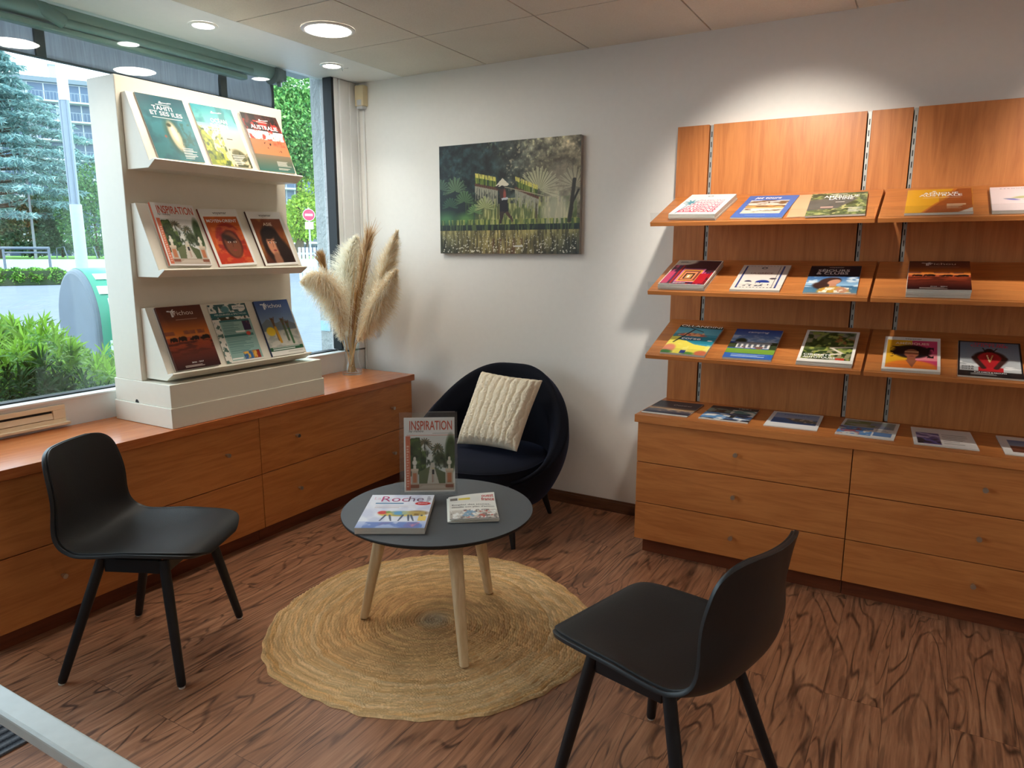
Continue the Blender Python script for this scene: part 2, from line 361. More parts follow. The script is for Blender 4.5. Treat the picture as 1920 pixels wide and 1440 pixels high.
# ------------------------------------------------------------------ ceiling lamps
def round_panel(x, y, label, r=0.135):
    e = empty('ceiling_light', (x, y, ZC), label=label, cat='ceiling light', group='round ceiling lights')
    MB().lathe([(r-0.022, -0.002), (r-0.02, -0.009), (r, -0.004), (r, -0.0005)], n=64).build('trim_ring', M['white_paint'], e)
    MB().cone((0, 0, -0.001), (0, 0, -0.005), r-0.021, r-0.021, 64).build('diffuser', M['lamp'], e)
    return e
round_panel(-2.765, 2.89, 'large round warm ceiling light above the white display stand')
round_panel(-2.765, 2.2, 'large round ceiling light cut by the top edge of the photo')
for x, y in ((.60, .98), (-.07, -1.3), (1.28, -.35)): round_panel(x, y, 'added round ceiling light out of view, filling the room')  # unseen fill panels, added to brighten floor, drawers and walls
def spot(x, y, label, r=0.07):
    e = empty('recessed_spotlight', (x, y, ZC), label=label, cat='spotlight', group='small recessed spotlights')
    MB().lathe([(r-0.02, -0.001), (r-0.017, -0.007), (r, -0.003), (r, -0.0005)], n=48).build('trim_ring', M['white_paint'], e)
    MB().cone((0, 0, -0.0008), (0, 0, -0.004), r-0.018, r-0.018, 48).build('diffuser', M['spot'], e)
    return e
spot(-3.258, 2.529, 'small recessed spotlight in the white strip over the display stand')
sp = spot(-3.264, 3.43, 'small recessed spotlight by the corner with a bent clip hanging loose')
MB().tube([(0.045, 0.03, -0.004), (0.05, 0.04, -0.03), (0.056, 0.05, -0.012), (0.062, 0.075, -0.006)], 0.0022, 8).build('clip', M['alu'], sp)
for y in (1.63,): spot(-3.26, y, 'small recessed spotlight in the white strip nearer the camera')
def lamp_spot(name, loc, target, energy, angle, blend, size, color):
    d = bpy.data.lights.new(name, 'SPOT'); d.energy = energy; d.spot_size = math.radians(angle); d.spot_blend = blend; d.shadow_soft_size = size; d.color = color
    o = bpy.data.objects.new(name, d); COL.objects.link(o); o.location = loc
    o.rotation_euler = (Vector(target)-Vector(loc)).to_track_quat('-Z', 'Y').to_euler(); return o
WARM = (1.0, 0.92, 0.81)
for k, x in enumerate((-0.66, 0.78)):
    e = empty('wall_washer', (x, 2.6, ZC), label='ceiling spotlight aimed at the wooden brochure wall', cat='spotlight', group='wall washing spotlights')
    MB().lathe([(0.05, -0.002), (0.055, -0.008), (0.075, -0.004), (0.075, -0.0005)], n=40).build('trim_ring', M['white_paint'], e)
    MB().cone((0, 0, -0.0008), (0, 0, -0.003), 0.05, 0.05, 40).build('diffuser', M['spot'], e)
    lamp_spot('washer_beam', (x, 2.6, ZC-0.02), (x, YW, 1.55), WASH_E, 66, 0.75, 0.05, WARM)
for y in (3.43, 2.529, 1.63): lamp_spot('strip_beam', (-3.26, y, ZC-0.02), (-3.2, y, 0), STRIP_E, 95, 0.7, 0.04, (1, 0.95, 0.86))

# ------------------------------------------------------------------ drawer units
def drawer_unit(w, zs, knobs, depth, loc, rz, label, px0=0.001):
    e = empty('drawer_unit', loc, rz, label, 'drawer unit', 'low cherry wood drawer units')
    MB().box(0.001, w-0.001, 0.02, depth, zs[0], zs[-1]-0.001).build('carcass', M['wood_z'], e)
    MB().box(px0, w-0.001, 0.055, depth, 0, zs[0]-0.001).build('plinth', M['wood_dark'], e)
    for a, b in zip(zs[:-1], zs[1:]):
        d = MB().box(0.0015, w-0.0015, 0, 0.0185, a+0.0015, b-0.0025).build('drawer', M['wood_x'], e, bevel=0.0015)
        for kx in knobs:
            MB().cone((kx, -0.0005, (a+b)/2+0.005), (kx, -0.012, (a+b)/2+0.005), 0.006, 0.006, 16).cone((kx, -0.012, (a+b)/2+0.005), (kx, -0.027, (a+b)/2+0.005), 0.0095, 0.0105, 20).build('knob', M['chrome'], d, bevel=0.001)
    return e
zr = [0.085, 0.286, 0.499, 0.706]
u1 = drawer_unit(0.991, zr, [0.495], 0.5, (-1.213, 3.36, 0), 0, 'three-drawer cherry unit under the wooden brochure shelves, nearest the armchair', .03)
u2 = drawer_unit(0.991, zr, [0.495], 0.5, (-0.221, 3.36, 0), 0, 'three-drawer cherry unit under the wooden brochure shelves, cut by the right edge')
tag(MB().box(-1.226, 0.79, 3.345, 3.868, 0.707, 0.746).build('countertop', M['wood_x'], bevel=0.0015), 'continuous cherry worktop over the three-drawer units, lined with flat brochures', 'worktop')
zl = [0.085, 0.385, 0.693]
v1 = drawer_unit(1.284, zl, [0.247, 1.07], 0.485, (-2.97, 1.19, 0), PI/2, 'two-row cherry drawer unit under the window behind the left chair')
v2 = copy_tree(v1); v2.location.y = 2.475; v2['label'] = 'two-row cherry drawer unit under the window, in the corner by the armchair'
tag(MB().box(XW+0.004, -2.955, 1.18, 3.775, 0.694, 0.735).build('countertop', M['wood_y'], bevel=0.0015), 'long cherry worktop under the window carrying the white display stand', 'worktop')

# ------------------------------------------------------------------ wall shelving
bb = empty('shelving_backboard', (-0.2, 3.8, 0.75), label='cherry wall panelling with slotted metal rails behind the brochure shelves', cat='wall panel')
bx = [(-1.21, -1.046), (-1.024, -0.321), (-0.3, -0.134), (-0.114, 0.59), (0.612, 0.79)]
for a, b in bx: under(MB().box(a, b, 3.80, YW-0.002, 0.747, 2.191).build('back_panel', M['wood_z'], bb, bevel=0.001), bb.location)
for a, b in zip([q[1] for q in bx[:-1]], [q[0] for q in bx[1:]]):
    xm = (a+b)/2+0.002; m = MB().box(xm-0.007, xm+0.007, 3.806, YW-0.002, 0.75, 2.188)
    z = 0.78
    while z < 2.16: m.box(xm-0.002, xm+0.002, 3.8045, 3.8058, z, z+0.026, 1); z += 0.05
    under(m.build('slotted_rail', [M['alu'], M['slot']], bb), bb.location)
SLOPE = math.atan(0.36); SY, SZ = math.cos(SLOPE), math.sin(SLOPE)
ZF = [1.697, 1.369, 1.052]
def shelf_frame(x, k):  # matrix of a sloped shelf: X along the wall, Y up the slope, Z off the surface, origin on its front line
    return Matrix(((1, 0, 0, x), (0, SY, -SZ, 3.4), (0, SZ, SY, ZF[k]), (0, 0, 0, 1)))
shelf_names = [('top', 'top'), ('middle', 'middle'), ('bottom', 'lowest')]
sh = None
for k in range(3):
    for c in range(2):
        lab = f'sloped cherry brochure shelf, {shelf_names[k][1]} row, ' + ('the bay nearer the picture' if c == 0 else 'the bay cut by the right edge')
        if sh is None:
            e = empty('brochure_shelf', label=lab, cat='shelf', group='sloped brochure shelves')
            MB().box(0, 0.975, -0.016, 0.418, -0.02, 0).build('board', M['wood_x'], e, bevel=0.0012)
            MB().box(0.004, 0.971, -0.012, -0.0085, 0.0005, 0.045).build('clear_lip', M['acrylic'], e)
            for bxx in (0.165, 0.89): MB().prism([(0.41, -0.021), (0.06, -0.021), (0.06, -0.03), (0.36, -0.09), (0.37, -0.1)], 'x', bxx-0.002, bxx+0.002).build('bracket', M['alu'], e)
            sh = e
        else: e = copy_tree(sh); e['label'] = lab
        e.matrix_world = shelf_frame(-1.197 if c == 0 else -0.211, k)

# ------------------------------------------------------------------ white display stand
ds = empty('display_stand', (-3.2, 2.47, 0.736), label='tall cream-white display stand with three brochure shelves on the window worktop', cat='display stand')
DL = ds.location.copy()
def dpart(mb, name, mat=M['white_lacquer'], bev=0.002): return under(mb.build(name, mat, ds, bevel=bev), DL)
dpart(MB().box(-3.415, -2.972, 1.986, 2.955, 0.736, 0.832), 'plinth')
pb = dpart(MB().box(-3.41, -2.978, 1.992, 2.948, 0.8325, 0.941), 'base')
m = MB(); n = 14
m.add([(-3.24+0.014*math.cos(PI*i/n), 1.9915, 0.8335+0.016*math.sin(PI*i/n)) for i in range(n+1)], [tuple(range(n+1))])
q = m.build('cable_hole', M['slot'], pb); q.matrix_parent_inverse = Matrix.Translation(-DL); q.matrix_parent_inverse = pb.matrix_parent_inverse.copy() if False else Matrix.Identity(4)
dpart(MB().box(-3.40, -3.191, 1.995, 2.944, 0.9415, 2.318), 'back_panel', bev=0.003)
ZL = [1.945, 1.463, 0.985]
for z in ZL:
    prof = [(-3.1905, z+0.3), (-3.158, z+0.302), (-3.025, z), (-2.992, z+0.008), (-2.984, z+0.002), (-3.036, z-0.032), (-3.1905, z-0.032)]
    dpart(MB().prism(prof, 'y', 2.02, 2.885), 'sloped_shelf', bev=0.0015)
DN = Vector((0.305, 0, 0.135)).normalized(); DY = Vector((-0.135, 0, 0.305)).normalized()
def stand_frame(y, k):  # X along the stand, Y up the slope, Z off it
    return Matrix(((0, DY.x, DN.x, -3.025), (1, DY.y, DN.y, y), (0, DY.z, DN.z, ZL[k]), (0, 0, 0, 1)))
# ================================================================== furniture
def cr(P, t):
    """Catmull-Rom through the rows of P, t in 0..1"""
    n = len(P)-1; s = min(t*n, n-1e-6); i = int(s); f = s-i
    p0, p1, p2, p3 = (np.array(P[max(0, min(n, i+d))], float) for d in (-1, 0, 1, 2))
    return 0.5*((2*p1)+(-p0+p2)*f+(2*p0-5*p1+4*p2-p3)*f*f+(-p0+3*p1-3*p2+p3)*f**3)
CHAIR = [(.288, .452, .10), (.285, .466, .15), (.273, .478, .195), (.248, .486, .222), (.20, .488, .236), (.10, .482, .243), (0, .474, .246), (-.09, .470, .246), (-.155, .474, .244), (-.20, .492, .240), (-.228, .53, .234), (-.243, .585, .227), (-.252, .65, .221), (-.262, .725, .214), (-.272, .788, .203), (-.279, .822, .183), (-.283, .840, .15), (-.285, .848, .10)]
def chair_surf(u, v, inset=0.0, off=0.0):
    def P(u, v):
        x, z, w = cr(CHAIR, v); y = (w-inset)*(2*u-1); uu = y/.243; ub = y/.218
        back = max(0.0, min(1.0, (z-0.49)/0.22)); back = back*back*(3-2*back)
        seat = 1-back
        z2 = z+seat*(0.022*abs(uu)**3*max(0, min(1, (0.28-x)/0.25))-0.012*(1-uu*uu)*max(0, min(1, (0.25-x)/0.2)))
        x2 = x+back*0.055*ub*ub+0.03*abs(uu)**3*seat*(1 if x < -0.1 else 0)*max(0, min(1, (-0.1-x)/0.08))
        return Vector((x2, y, z2))
    p = P(u, v)
    if off:
        e = 1e-3; a = P(min(u+e, 1), v)-P(max(u-e, 0), v); b = P(u, min(v+e, 1))-P(u, max(v-e, 0))
        p = p+b.cross(a).normalized()*(-off)
    return p
def make_chair(loc, rz, label):
    e = empty('side_chair', loc, rz, label, 'chair', 'black shell side chairs')
    sh = MB().grid(lambda u, v: chair_surf(u, v), 31, 64).build('shell', M['black_plastic'], e, normals=True)
    s = sh.modifiers.new('thick', 'SOLIDIFY'); s.thickness = 0.012; s.offset = 0
    b = sh.modifiers.new('bev', 'BEVEL'); b.width = 0.004; b.segments = 2; b.limit_method = 'ANGLE'; b.angle_limit = 0.9
    pad = MB().grid(lambda u, v: chair_surf(u, 0.018+v*0.952, 0.011, 0.0085), 31, 64).build('upholstery', M['black_leather'], e)
    s = pad.modifiers.new('thick', 'SOLIDIFY'); s.thickness = 0.008; s.offset = 0
    b = pad.modifiers.new('bev', 'BEVEL'); b.width = 0.003; b.segments = 2; b.limit_method = 'ANGLE'; b.angle_limit = 0.9
    top = {(1, 1): (.150, .165), (1, -1): (.150, -.165), (-1, 1): (-.085, .155), (-1, -1): (-.085, -.155)}
    bot = {(1, 1): (.223, .249), (1, -1): (.223, -.249), (-1, 1): (-.223, .249), (-1, -1): (-.223, -.249)}
    f = MB()
    for a, b in (((1, 1), (1, -1)), ((-1, 1), (-1, -1)), ((1, 1), (-1, 1)), ((1, -1), (-1, -1))):
        p = Vector((*top[a], .428)); q = Vector((*top[b], .428)); d = q-p
        f.obox((p+q)/2, d, d.cross(Vector((0, 0, 1))), (0, 0, 1), d.length/2-0.012, 0.011, 0.026)
    f.build('under_frame', M['black_wood'], e, bevel=0.003)
    for k in top:
        p, q = Vector((*top[k], .452)), Vector((*bot[k], .006)); d = q-p
        lg = MB().tube([p, p+d*0.3, p+d*0.97, q-d*0.008, q], [.0185, .0185, .0155, .0145, .010], 20).build('leg', M['black_wood'], e)
        MB().cone((q.x, q.y, 0.0005), (q.x, q.y, 0.006), .0105, .0115, 16).build('glide', M['paper'], lg)
    return e
make_chair((-2.508, 1.532, 0), math.radians(27.6), 'black padded side chair facing the room beside the window drawers')
make_chair((-.525, 1.807, 0), math.radians(165.1), 'black padded side chair seen from behind in front of the brochure drawers')

# ---- round coffee table
TC = Vector((-1.644, 2.234, 0)); TZ = 0.525
tb = empty('coffee_table', TC, 0, 'round charcoal coffee table on three pale ash legs standing on the jute rug', 'coffee table')
MB().cone((0, 0, TZ-0.0012), (0, 0, TZ), 0.385, 0.385, 96).build('tabletop', M['tabletop'], tb)
MB().lathe([(0.0, TZ-0.024), (0.362, TZ-0.024), (0.384, TZ-0.012), (0.386, TZ-0.0035), (0.385, TZ-0.0013), (0, TZ-0.0013)], n=96).build('edge', M['table_edge'], tb)
for fx, fy in ((-1.955, 2.115), (-1.385, 2.03), (-1.615, 2.575)):
    f = Vector((fx, fy, 0.0145)); q = Vector((fx, fy, 0)).lerp(TC, 0.33); q.z = TZ-0.025; f -= TC; q -= TC
    d = (f-q).normalized(); rad = Vector((d.x, d.y, 0)).normalized(); tan = Vector((-rad.y, rad.x, 0))
    m = MB(); v = []
    for p, r in ((f, .0165), (f.lerp(q, 0.5), .0225), (q, .027)):
        for i in range(20):
            t = 2*PI*i/20; cx, sx = math.cos(t), math.sin(t)
            k = r/max(abs(cx)**4+abs(sx)**4, 1e-6)**0.25
            v.append(p+rad*(k*cx)+tan*(k*sx))
    m.add(v, [(j*20+i, j*20+(i+1) % 20, (j+1)*20+(i+1) % 20, (j+1)*20+i) for j in range(2) for i in range(20)], 0, True)
    m.add(v[:20], [tuple(range(20))]).add(v[-20:], [tuple(range(20))])
    lg = m.build('leg', M['ash_wood'], tb)
    MB().cone(f-Vector((0, 0, 0.0022)), f+Vector((0, 0, 0.0)), .012, .014, 16).build('foot_cap', M['slot'], lg)

# ---- braided jute rug
def rug():
    NR, NA = 230, 1100; RC = Vector((-1.692, 2.256)); turns = 29
    r = np.linspace(0.004, 1, NR)[:, None]; a = np.linspace(0, 2*PI, NA, endpoint=False)[None, :]
    edge = 0.674+0.004*np.sin(23*a)*np.sin(4*a)+0.003*np.sin(37*a+1)+0.012*np.sin(2*a+0.9)+0.010*np.sin(3*a+2.0)+0.007*np.sin(5*a)+0.004*np.sin(9*a+1)
    wob = 0.10*np.sin(3*a+1.0)*r+0.18*np.sin(2*a)*r*r
    s = r*turns+a/(2*PI)+wob; ring = np.floor(s); f = s-ring
    R = r*edge
    arc = R*a
    side = np.where(f < 0.5, 1.0, -1.0); g = np.abs(f-0.5)*2
    ph = arc/0.0135+side*(1-g)*1.7+ring*2.399
    stitch = 0.5+0.5*np.cos(2*PI*ph*0.5)
    prof = np.sqrt(np.clip(1-(2*f-1)**2, 0, 1))
    mid = 1-np.exp(-((f-0.5)/0.10)**2)*0.45
    z = 0.003+0.0105*prof*mid*(0.45+0.55*stitch)
    z = np.where(r > 0.995, 0.0015, z)
    hr = np.random.default_rng(3); tone = hr.uniform(0, 1, 64)[np.clip(ring, 0, 63).astype(int)]
    seg = (np.sin(arc*7+ring*5.1)+np.sin(arc*23+ring*1.7)+np.sin(arc*61+ring*8.3))/6+0.5
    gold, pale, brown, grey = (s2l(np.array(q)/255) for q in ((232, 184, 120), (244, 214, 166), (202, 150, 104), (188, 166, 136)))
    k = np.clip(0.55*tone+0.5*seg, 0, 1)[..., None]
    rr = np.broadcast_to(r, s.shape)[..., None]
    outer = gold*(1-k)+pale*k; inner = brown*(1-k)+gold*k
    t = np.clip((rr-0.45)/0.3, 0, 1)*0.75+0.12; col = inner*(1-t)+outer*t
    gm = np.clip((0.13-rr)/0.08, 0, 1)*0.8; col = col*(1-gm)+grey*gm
    sid = np.floor(ph*0.5+0.5)*131.7+ring*57.3+side*19.1; hs = np.modf(np.abs(np.sin(sid*12.9898)*43758.5453))[0]
    dark = (np.modf(np.abs(np.sin(np.floor(arc/0.05)*7.31+ring*3.77)*9631.7))[0] > 0.955)*0.35
    col = col*(0.72+0.42*hs-dark*hs)[..., None]*(0.93+0.12*hr.uniform(0, 1, s.shape)[..., None])
    V = np.stack([RC.x+R*np.cos(a), RC.y+R*np.sin(a), z], -1).reshape(-1, 3)
    i = np.arange(NA)[None, :]; j = np.arange(NR-1)[:, None]; b = j*NA+i; b2 = j*NA+(i+1) % NA
    Fq = np.stack([b, b2, b2+NA, b+NA], -1).reshape(-1, 4)
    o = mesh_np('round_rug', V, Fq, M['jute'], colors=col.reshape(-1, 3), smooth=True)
    return tag(o, 'round braided golden jute rug under the coffee table', 'rug')
rug()

# ---- dark velvet tub chair
AC = Vector((-2.10, 3.33, 0)); ac = empty('armchair', AC, math.radians(4), 'dark navy velvet tub armchair in the corner against the back wall', 'armchair')
def sm(x): x = max(0.0, min(1.0, x)); return x*x*(3-2*x)
def tub(u, v):
    """u: around the back from arm end to arm end, v: around the padded cross-section"""
    ph = (u*2-1)*math.radians(138); aa = abs(ph)
    hgt = 0.872-0.51*sm((aa-math.radians(8))/math.radians(130))**1.1
    a_, b_ = 0.475, 0.43
    dx, dy = math.sin(ph), math.cos(ph)
    th = 0.105-0.03*sm((aa-1.0)/1.2)
    # cross-section: outside bottom -> outside up -> rim -> inside down
    zb = 0.185
    if v < 0.5:
        t = v/0.5; z = zb+(hgt-zb)*(1-(1-t)**1.35); bul = 0.70+0.30*math.sin(min(1, (z-zb)/0.36)*PI/2)**0.8; lean = 1-0.05*sm((z-0.5)/0.4)
        r = bul*lean; off = 0.0
        if t > 0.86: q = (t-0.86)/0.14; off = th*0.28*q*q
    elif v < 0.62:
        q = (v-0.5)/0.12; z = hgt+0.018*math.sin(q*PI); r = 1-0.05*sm((hgt-0.5)/0.4); off = th*(0.28+0.44*q)
    else:
        t = (v-0.62)/0.38; z = hgt+(0.30-hgt)*t; off = th*(0.72+0.28*min(1, t*4))+0.02*t; r = 1-0.05*sm((z-0.5)/0.4)
    rx, ry = a_*r-off, b_*r-off
    return Vector((rx*dx, ry*dy, z))
sh = MB().grid(tub, 72, 48)
n = 48
for base in (0, 71):  # arm-end caps
    idx = [j*72+base for j in range(48)]
    sh.f.append(tuple(idx)); sh.m.append(0); sh.sm.append(True)
sh.build('tub_shell', M['velvet'], ac)
def oval(prof, fx, fy, cy, name, mat, n=64, sq=2.4):
    m = MB(); v = []
    for r, z in prof:
        for i in range(n):
            t = 2*PI*i/n; c, s = math.cos(t), math.sin(t)
            k = 1/(abs(c)**sq+abs(s)**sq)**(1/sq)
            v.append((fx*r*c*k, cy+fy*r*s*k, z))
    m.add(v, [(j*n+i, j*n+(i+1) % n, (j+1)*n+(i+1) % n, (j+1)*n+i) for j in range(len(prof)-1) for i in range(n)], 0, True)
    m.add(v[:n], [tuple(range(n))[::-1]], 0, True).add(v[-n:], [tuple(range(n))], 0, True)
    return m.build(name, mat, ac)
oval([(0.70, 0.185), (0.80, 0.2), (0.93, 0.27), (0.98, 0.33), (0.96, 0.345)], 0.40, 0.37, -0.03, 'seat_base', M['velvet'])
oval([(0.93, 0.346), (0.985, 0.355), (1.0, 0.385), (0.992, 0.418), (0.975, 0.425), (0.93, 0.435), (0.6, 0.452), (0.2, 0.458)], 0.365, 0.37, -0.05, 'seat_cushion', M['velvet'])
pr = []
for i in range(65):
    t = 2*PI*i/64; c, s = math.cos(t), math.sin(t); k = 1/(abs(c)**2.4+abs(s)**2.4)**(1/2.4); pr.append((0.365*0.99*c*k, -0.05+0.37*0.99*s*k, 0.4225))
MB().tube(pr, 0.004, 8).build('piping', M['velvet'], ac)
for lx, ly, ox, oy in ((.27, -.245, .035, -.03), (-.27, -.245, -.035, -.03), (.235, .235, .035, .065), (-.235, .235, -.035, .065)):
    MB().tube([(lx, ly, .215), (lx+ox*.5, ly+oy*.5, .1), (lx+ox, ly+oy, .0005)], [.024, .019, .012], 18).build('leg', M['black_wood'], ac)

# ---- cream ribbed cushion, leaning on the chair back
def cushion():
    TL, TR, BR, BL = at_y(904, 697, 3.50), at_y(1017, 714, 3.50), at_y(969, 847, 3.235), at_y(857, 832, 3.235)
    N = 150; u = np.linspace(-1, 1, N)[None, :]; v = np.linspace(-1, 1, N)[:, None]
    U, Vv = np.broadcast_to(u, (N, N)), np.broadcast_to(v, (N, N))
    pin = 0.05*(1-Vv**2)*U; pin2 = 0.05*(1-U**2)*Vv     # edges pull in between the corners
    uu, vv = (U-pin+1)/2, (Vv-pin2+1)/2
    tl, tr, br, bl = (np.array(q) for q in (TL, TR, BR, BL))
    P = ((1-uu)*(1-vv))[..., None]*tl+(uu*(1-vv))[..., None]*tr+(uu*vv)[..., None]*br+((1-uu)*vv)[..., None]*bl
    nrm = np.cross(bl-tl, tr-tl); nrm /= np.linalg.norm(nrm)
    puff = np.clip((1-U**4)*(1-Vv**4), 0, 1)**0.55
    nz = np.array([[mnoise.noise(Vector((i*0.05, j*0.05, 3.1))) for i in range(N)] for j in range(N)])
    nf = np.array([[mnoise.noise(Vector((i*0.55, j*0.55, 7.7))) for i in range(N)] for j in range(N)])
    nf2 = np.array([[mnoise.noise(Vector((i*0.3, j*0.8, 1.7))) for i in range(N)] for j in range(N)])
    rib = np.abs(np.sin((uu*9.5+0.10*nz*3+0.10*np.sin(vv*5+uu*4))*PI))**0.42
    edge = np.clip((1-np.maximum(np.abs(U), np.abs(Vv)))*8, 0, 1)
    front = 0.066*puff+(0.019*rib+0.0042*nf+0.0035*nf2)*(0.35+0.65*edge)
    back = -0.05*puff
    A = P+front[..., None]*nrm; B = P+back[..., None]*nrm
    V = np.concatenate([A.reshape(-1, 3), B.reshape(-1, 3)])
    g = gridfaces(N, N); per = [i for i in range(N)]+[j*N+N-1 for j in range(1, N)]+[(N-1)*N+i for i in range(N-2, -1, -1)]+[j*N for j in range(N-2, 0, -1)]
    rimf = np.array([[per[i], per[(i+1) % len(per)], per[(i+1) % len(per)]+N*N, per[i]+N*N] for i in range(len(per))])
    o = mesh_np('cushion', V, np.concatenate([g[:, ::-1], g+N*N, rimf]), M['cushion'], smooth=True)
    return tag(o, 'cream ribbed chenille cushion leaning in the dark armchair', 'cushion')
cushion()

# ---- white rail in the near corner and the mat beyond it
wr = empty('counter_rail', (0, 0.545, 0), label='white metal rail crossing the bottom left corner of the photo', cat='rail')
MB().box(-1.95, 0.75, -0.023, 0.023, 0.722, 0.75).build('rail_bar', plain('white_enamel', rgb(214, 224, 224), 0.3), wr, bevel=0.006, seg=3)
for x in (-1.92, 0.7): MB().box(x-0.02, x+0.02, -0.02, 0.02, 0, 0.7215).build('post', M['white_paint'], wr, bevel=0.004)
def mat_mat():
    t = NT('ribbed_entrance_mat'); v = t.coord('Object'); s = t.n('ShaderNodeSeparateXYZ'); t.l(v, s.inputs[0])
    st = t.math('PINGPONG', t.math('MULTIPLY', s.outputs[0], 26.0), 0.5); n = t.noise(v, 190, 3, 0.7)
    f = t.math('ADD', t.math('MULTIPLY', st, 1.2), t.math('MULTIPLY', n, 0.5))
    t.bsdf(t.ramp(f, [(0.3, rgb(38, 42, 48)), (0.62, rgb(92, 98, 106)), (0.9, rgb(128, 132, 138))]), 0.95, 0, 0.1, f, 0.8, 0.006); return t.m
tag(MB().box(-3.2, -2.36, -0.4, 1.035, 0.0005, 0.009).build('entrance_mat', mat_mat(), bevel=0.002), 'dark grey ribbed entrance mat showing below the white rail', 'mat')
# ================================================================== printed things
def fbm(W, H, sx, sy, seed, octv=4):
    """value noise 0..1 on an HxW canvas"""
    r = np.random.default_rng(seed); out = np.zeros((H, W)); amp = 1; tot = 0
    for o in range(octv):
        nx, ny = max(2, int(sx*2**o)+2), max(2, int(sy*2**o)+2)
        g = r.uniform(0, 1, (ny, nx))
        x = np.linspace(0, nx-1.001, W); y = np.linspace(0, ny-1.001, H)
        xi, yi = x.astype(int), y.astype(int); fx, fy = x-xi, y-yi
        fx, fy = fx*fx*(3-2*fx), fy*fy*(3-2*fy)
        a = g[yi][:, xi]; b = g[yi][:, xi+1]; c = g[yi+1][:, xi]; d = g[yi+1][:, xi+1]
        out += amp*((a*(1-fx)+b*fx)*(1-fy)[:, None]+(c*(1-fx)+d*fx)*fy[:, None]); tot += amp; amp *= 0.5
    return out/tot
class Cv:
    def __init__(s, W=72, H=102, bg=(255, 255, 255)):
        s.W, s.H = W, H; s.a = np.ones((H, W, 3))*np.array(bg, float)
        s.u = np.linspace(0, 1, W)[None, :].repeat(H, 0); s.v = np.linspace(0, 1, H)[:, None].repeat(W, 1)
    def put(s, m, c):
        m = np.clip(m, 0, 1)[..., None]; s.a = s.a*(1-m)+np.array(c, float)*m; return s
    def rect(s, u0, v0, u1, v1, c): return s.put(((s.u >= u0)&(s.u <= u1)&(s.v >= v0)&(s.v <= v1)).astype(float), c)
    def grad(s, v0, v1, c0, c1, u0=0, u1=1):
        m = ((s.u >= u0)&(s.u <= u1)&(s.v >= v0)&(s.v <= v1)).astype(float); t = np.clip((s.v-v0)/max(1e-6, v1-v0), 0, 1)[..., None]
        return s.put(m, np.array(c0, float)*(1-t)+np.array(c1, float)*t)
    def ell(s, cu, cv, ru, rv, c, soft=0.15, rot=0.0):
        x, y = s.u-cu, s.v-cv; cr_, sr_ = math.cos(rot), math.sin(rot)
        d = np.sqrt(((x*cr_+y*sr_)/ru)**2+((-x*sr_+y*cr_)/rv)**2); return s.put((1+soft-d)/(2*soft), c)
    def poly(s, pts, c):
        inside = np.zeros_like(s.u, bool); n = len(pts)
        for i in range(n):
            (x0, y0), (x1, y1) = pts[i], pts[(i+1) % n]
            if y0 == y1: continue
            cond = ((y0 > s.v) != (y1 > s.v)) & (s.u < (x1-x0)*(s.v-y0)/(y1-y0)+x0); inside ^= cond
        return s.put(inside.astype(float), c)
    def line(s, u0, v0, u1, v1, w, c):
        d = np.array([u1-u0, v1-v0]); L = (d**2).sum()+1e-9; t = np.clip(((s.u-u0)*d[0]+(s.v-v0)*d[1])/L, 0, 1)
        r = np.hypot(s.u-u0-t*d[0], (s.v-v0-t*d[1])*1.4); return s.put(np.clip((w-r)/(w*0.5)+0.3, 0, 1), c)
    def tex(s, c, sx, sy, seed, lo=0.45, hi=0.6, reg=(0, 0, 1, 1), k=1.0):
        n = fbm(s.W, s.H, sx, sy, seed); m = np.clip((n-lo)/(hi-lo), 0, 1)*k
        m = m*((s.u >= reg[0])&(s.u <= reg[2])&(s.v >= reg[1])&(s.v <= reg[3])); return s.put(m, c)
    def lines(s, u0, v0, u1, v1, n, c, seed=1, th=0.4):
        """rows of illegible small print"""
        r = np.random.default_rng(seed); dv = (v1-v0)/n
        for i in range(n): s.rect(u0, v0+i*dv, u0+(u1-u0)*r.uniform(0.55, 1), v0+i*dv+dv*th, c)
        return s
    def border(s, w, h, c): return s.rect(0, 0, w, 1, c).rect(1-w, 0, 1, 1, c).rect(0, 0, 1, h, c).rect(0, 1-h, 1, 1, c)
_tc = {}
def text_tris(s, bold):
    key = (s, bold)
    if key not in _tc:
        cu = bpy.data.curves.new('t', 'FONT'); cu.body = s; cu.offset = bold; cu.resolution_u = 3; cu.size = 1
        o = bpy.data.objects.new('t', cu); COL.objects.link(o)
        dg = bpy.context.evaluated_depsgraph_get(); dg.update()
        me = o.evaluated_get(dg).to_mesh(); me.calc_loop_triangles()
        V = np.array([v.co[:2] for v in me.vertices]).reshape(-1, 2); T = np.array([t.vertices[:] for t in me.loop_triangles]).reshape(-1, 3)
        o.evaluated_get(dg).to_mesh_clear(); bpy.data.objects.remove(o); bpy.data.curves.remove(cu)
        _tc[key] = (V, T)
    return _tc[key]
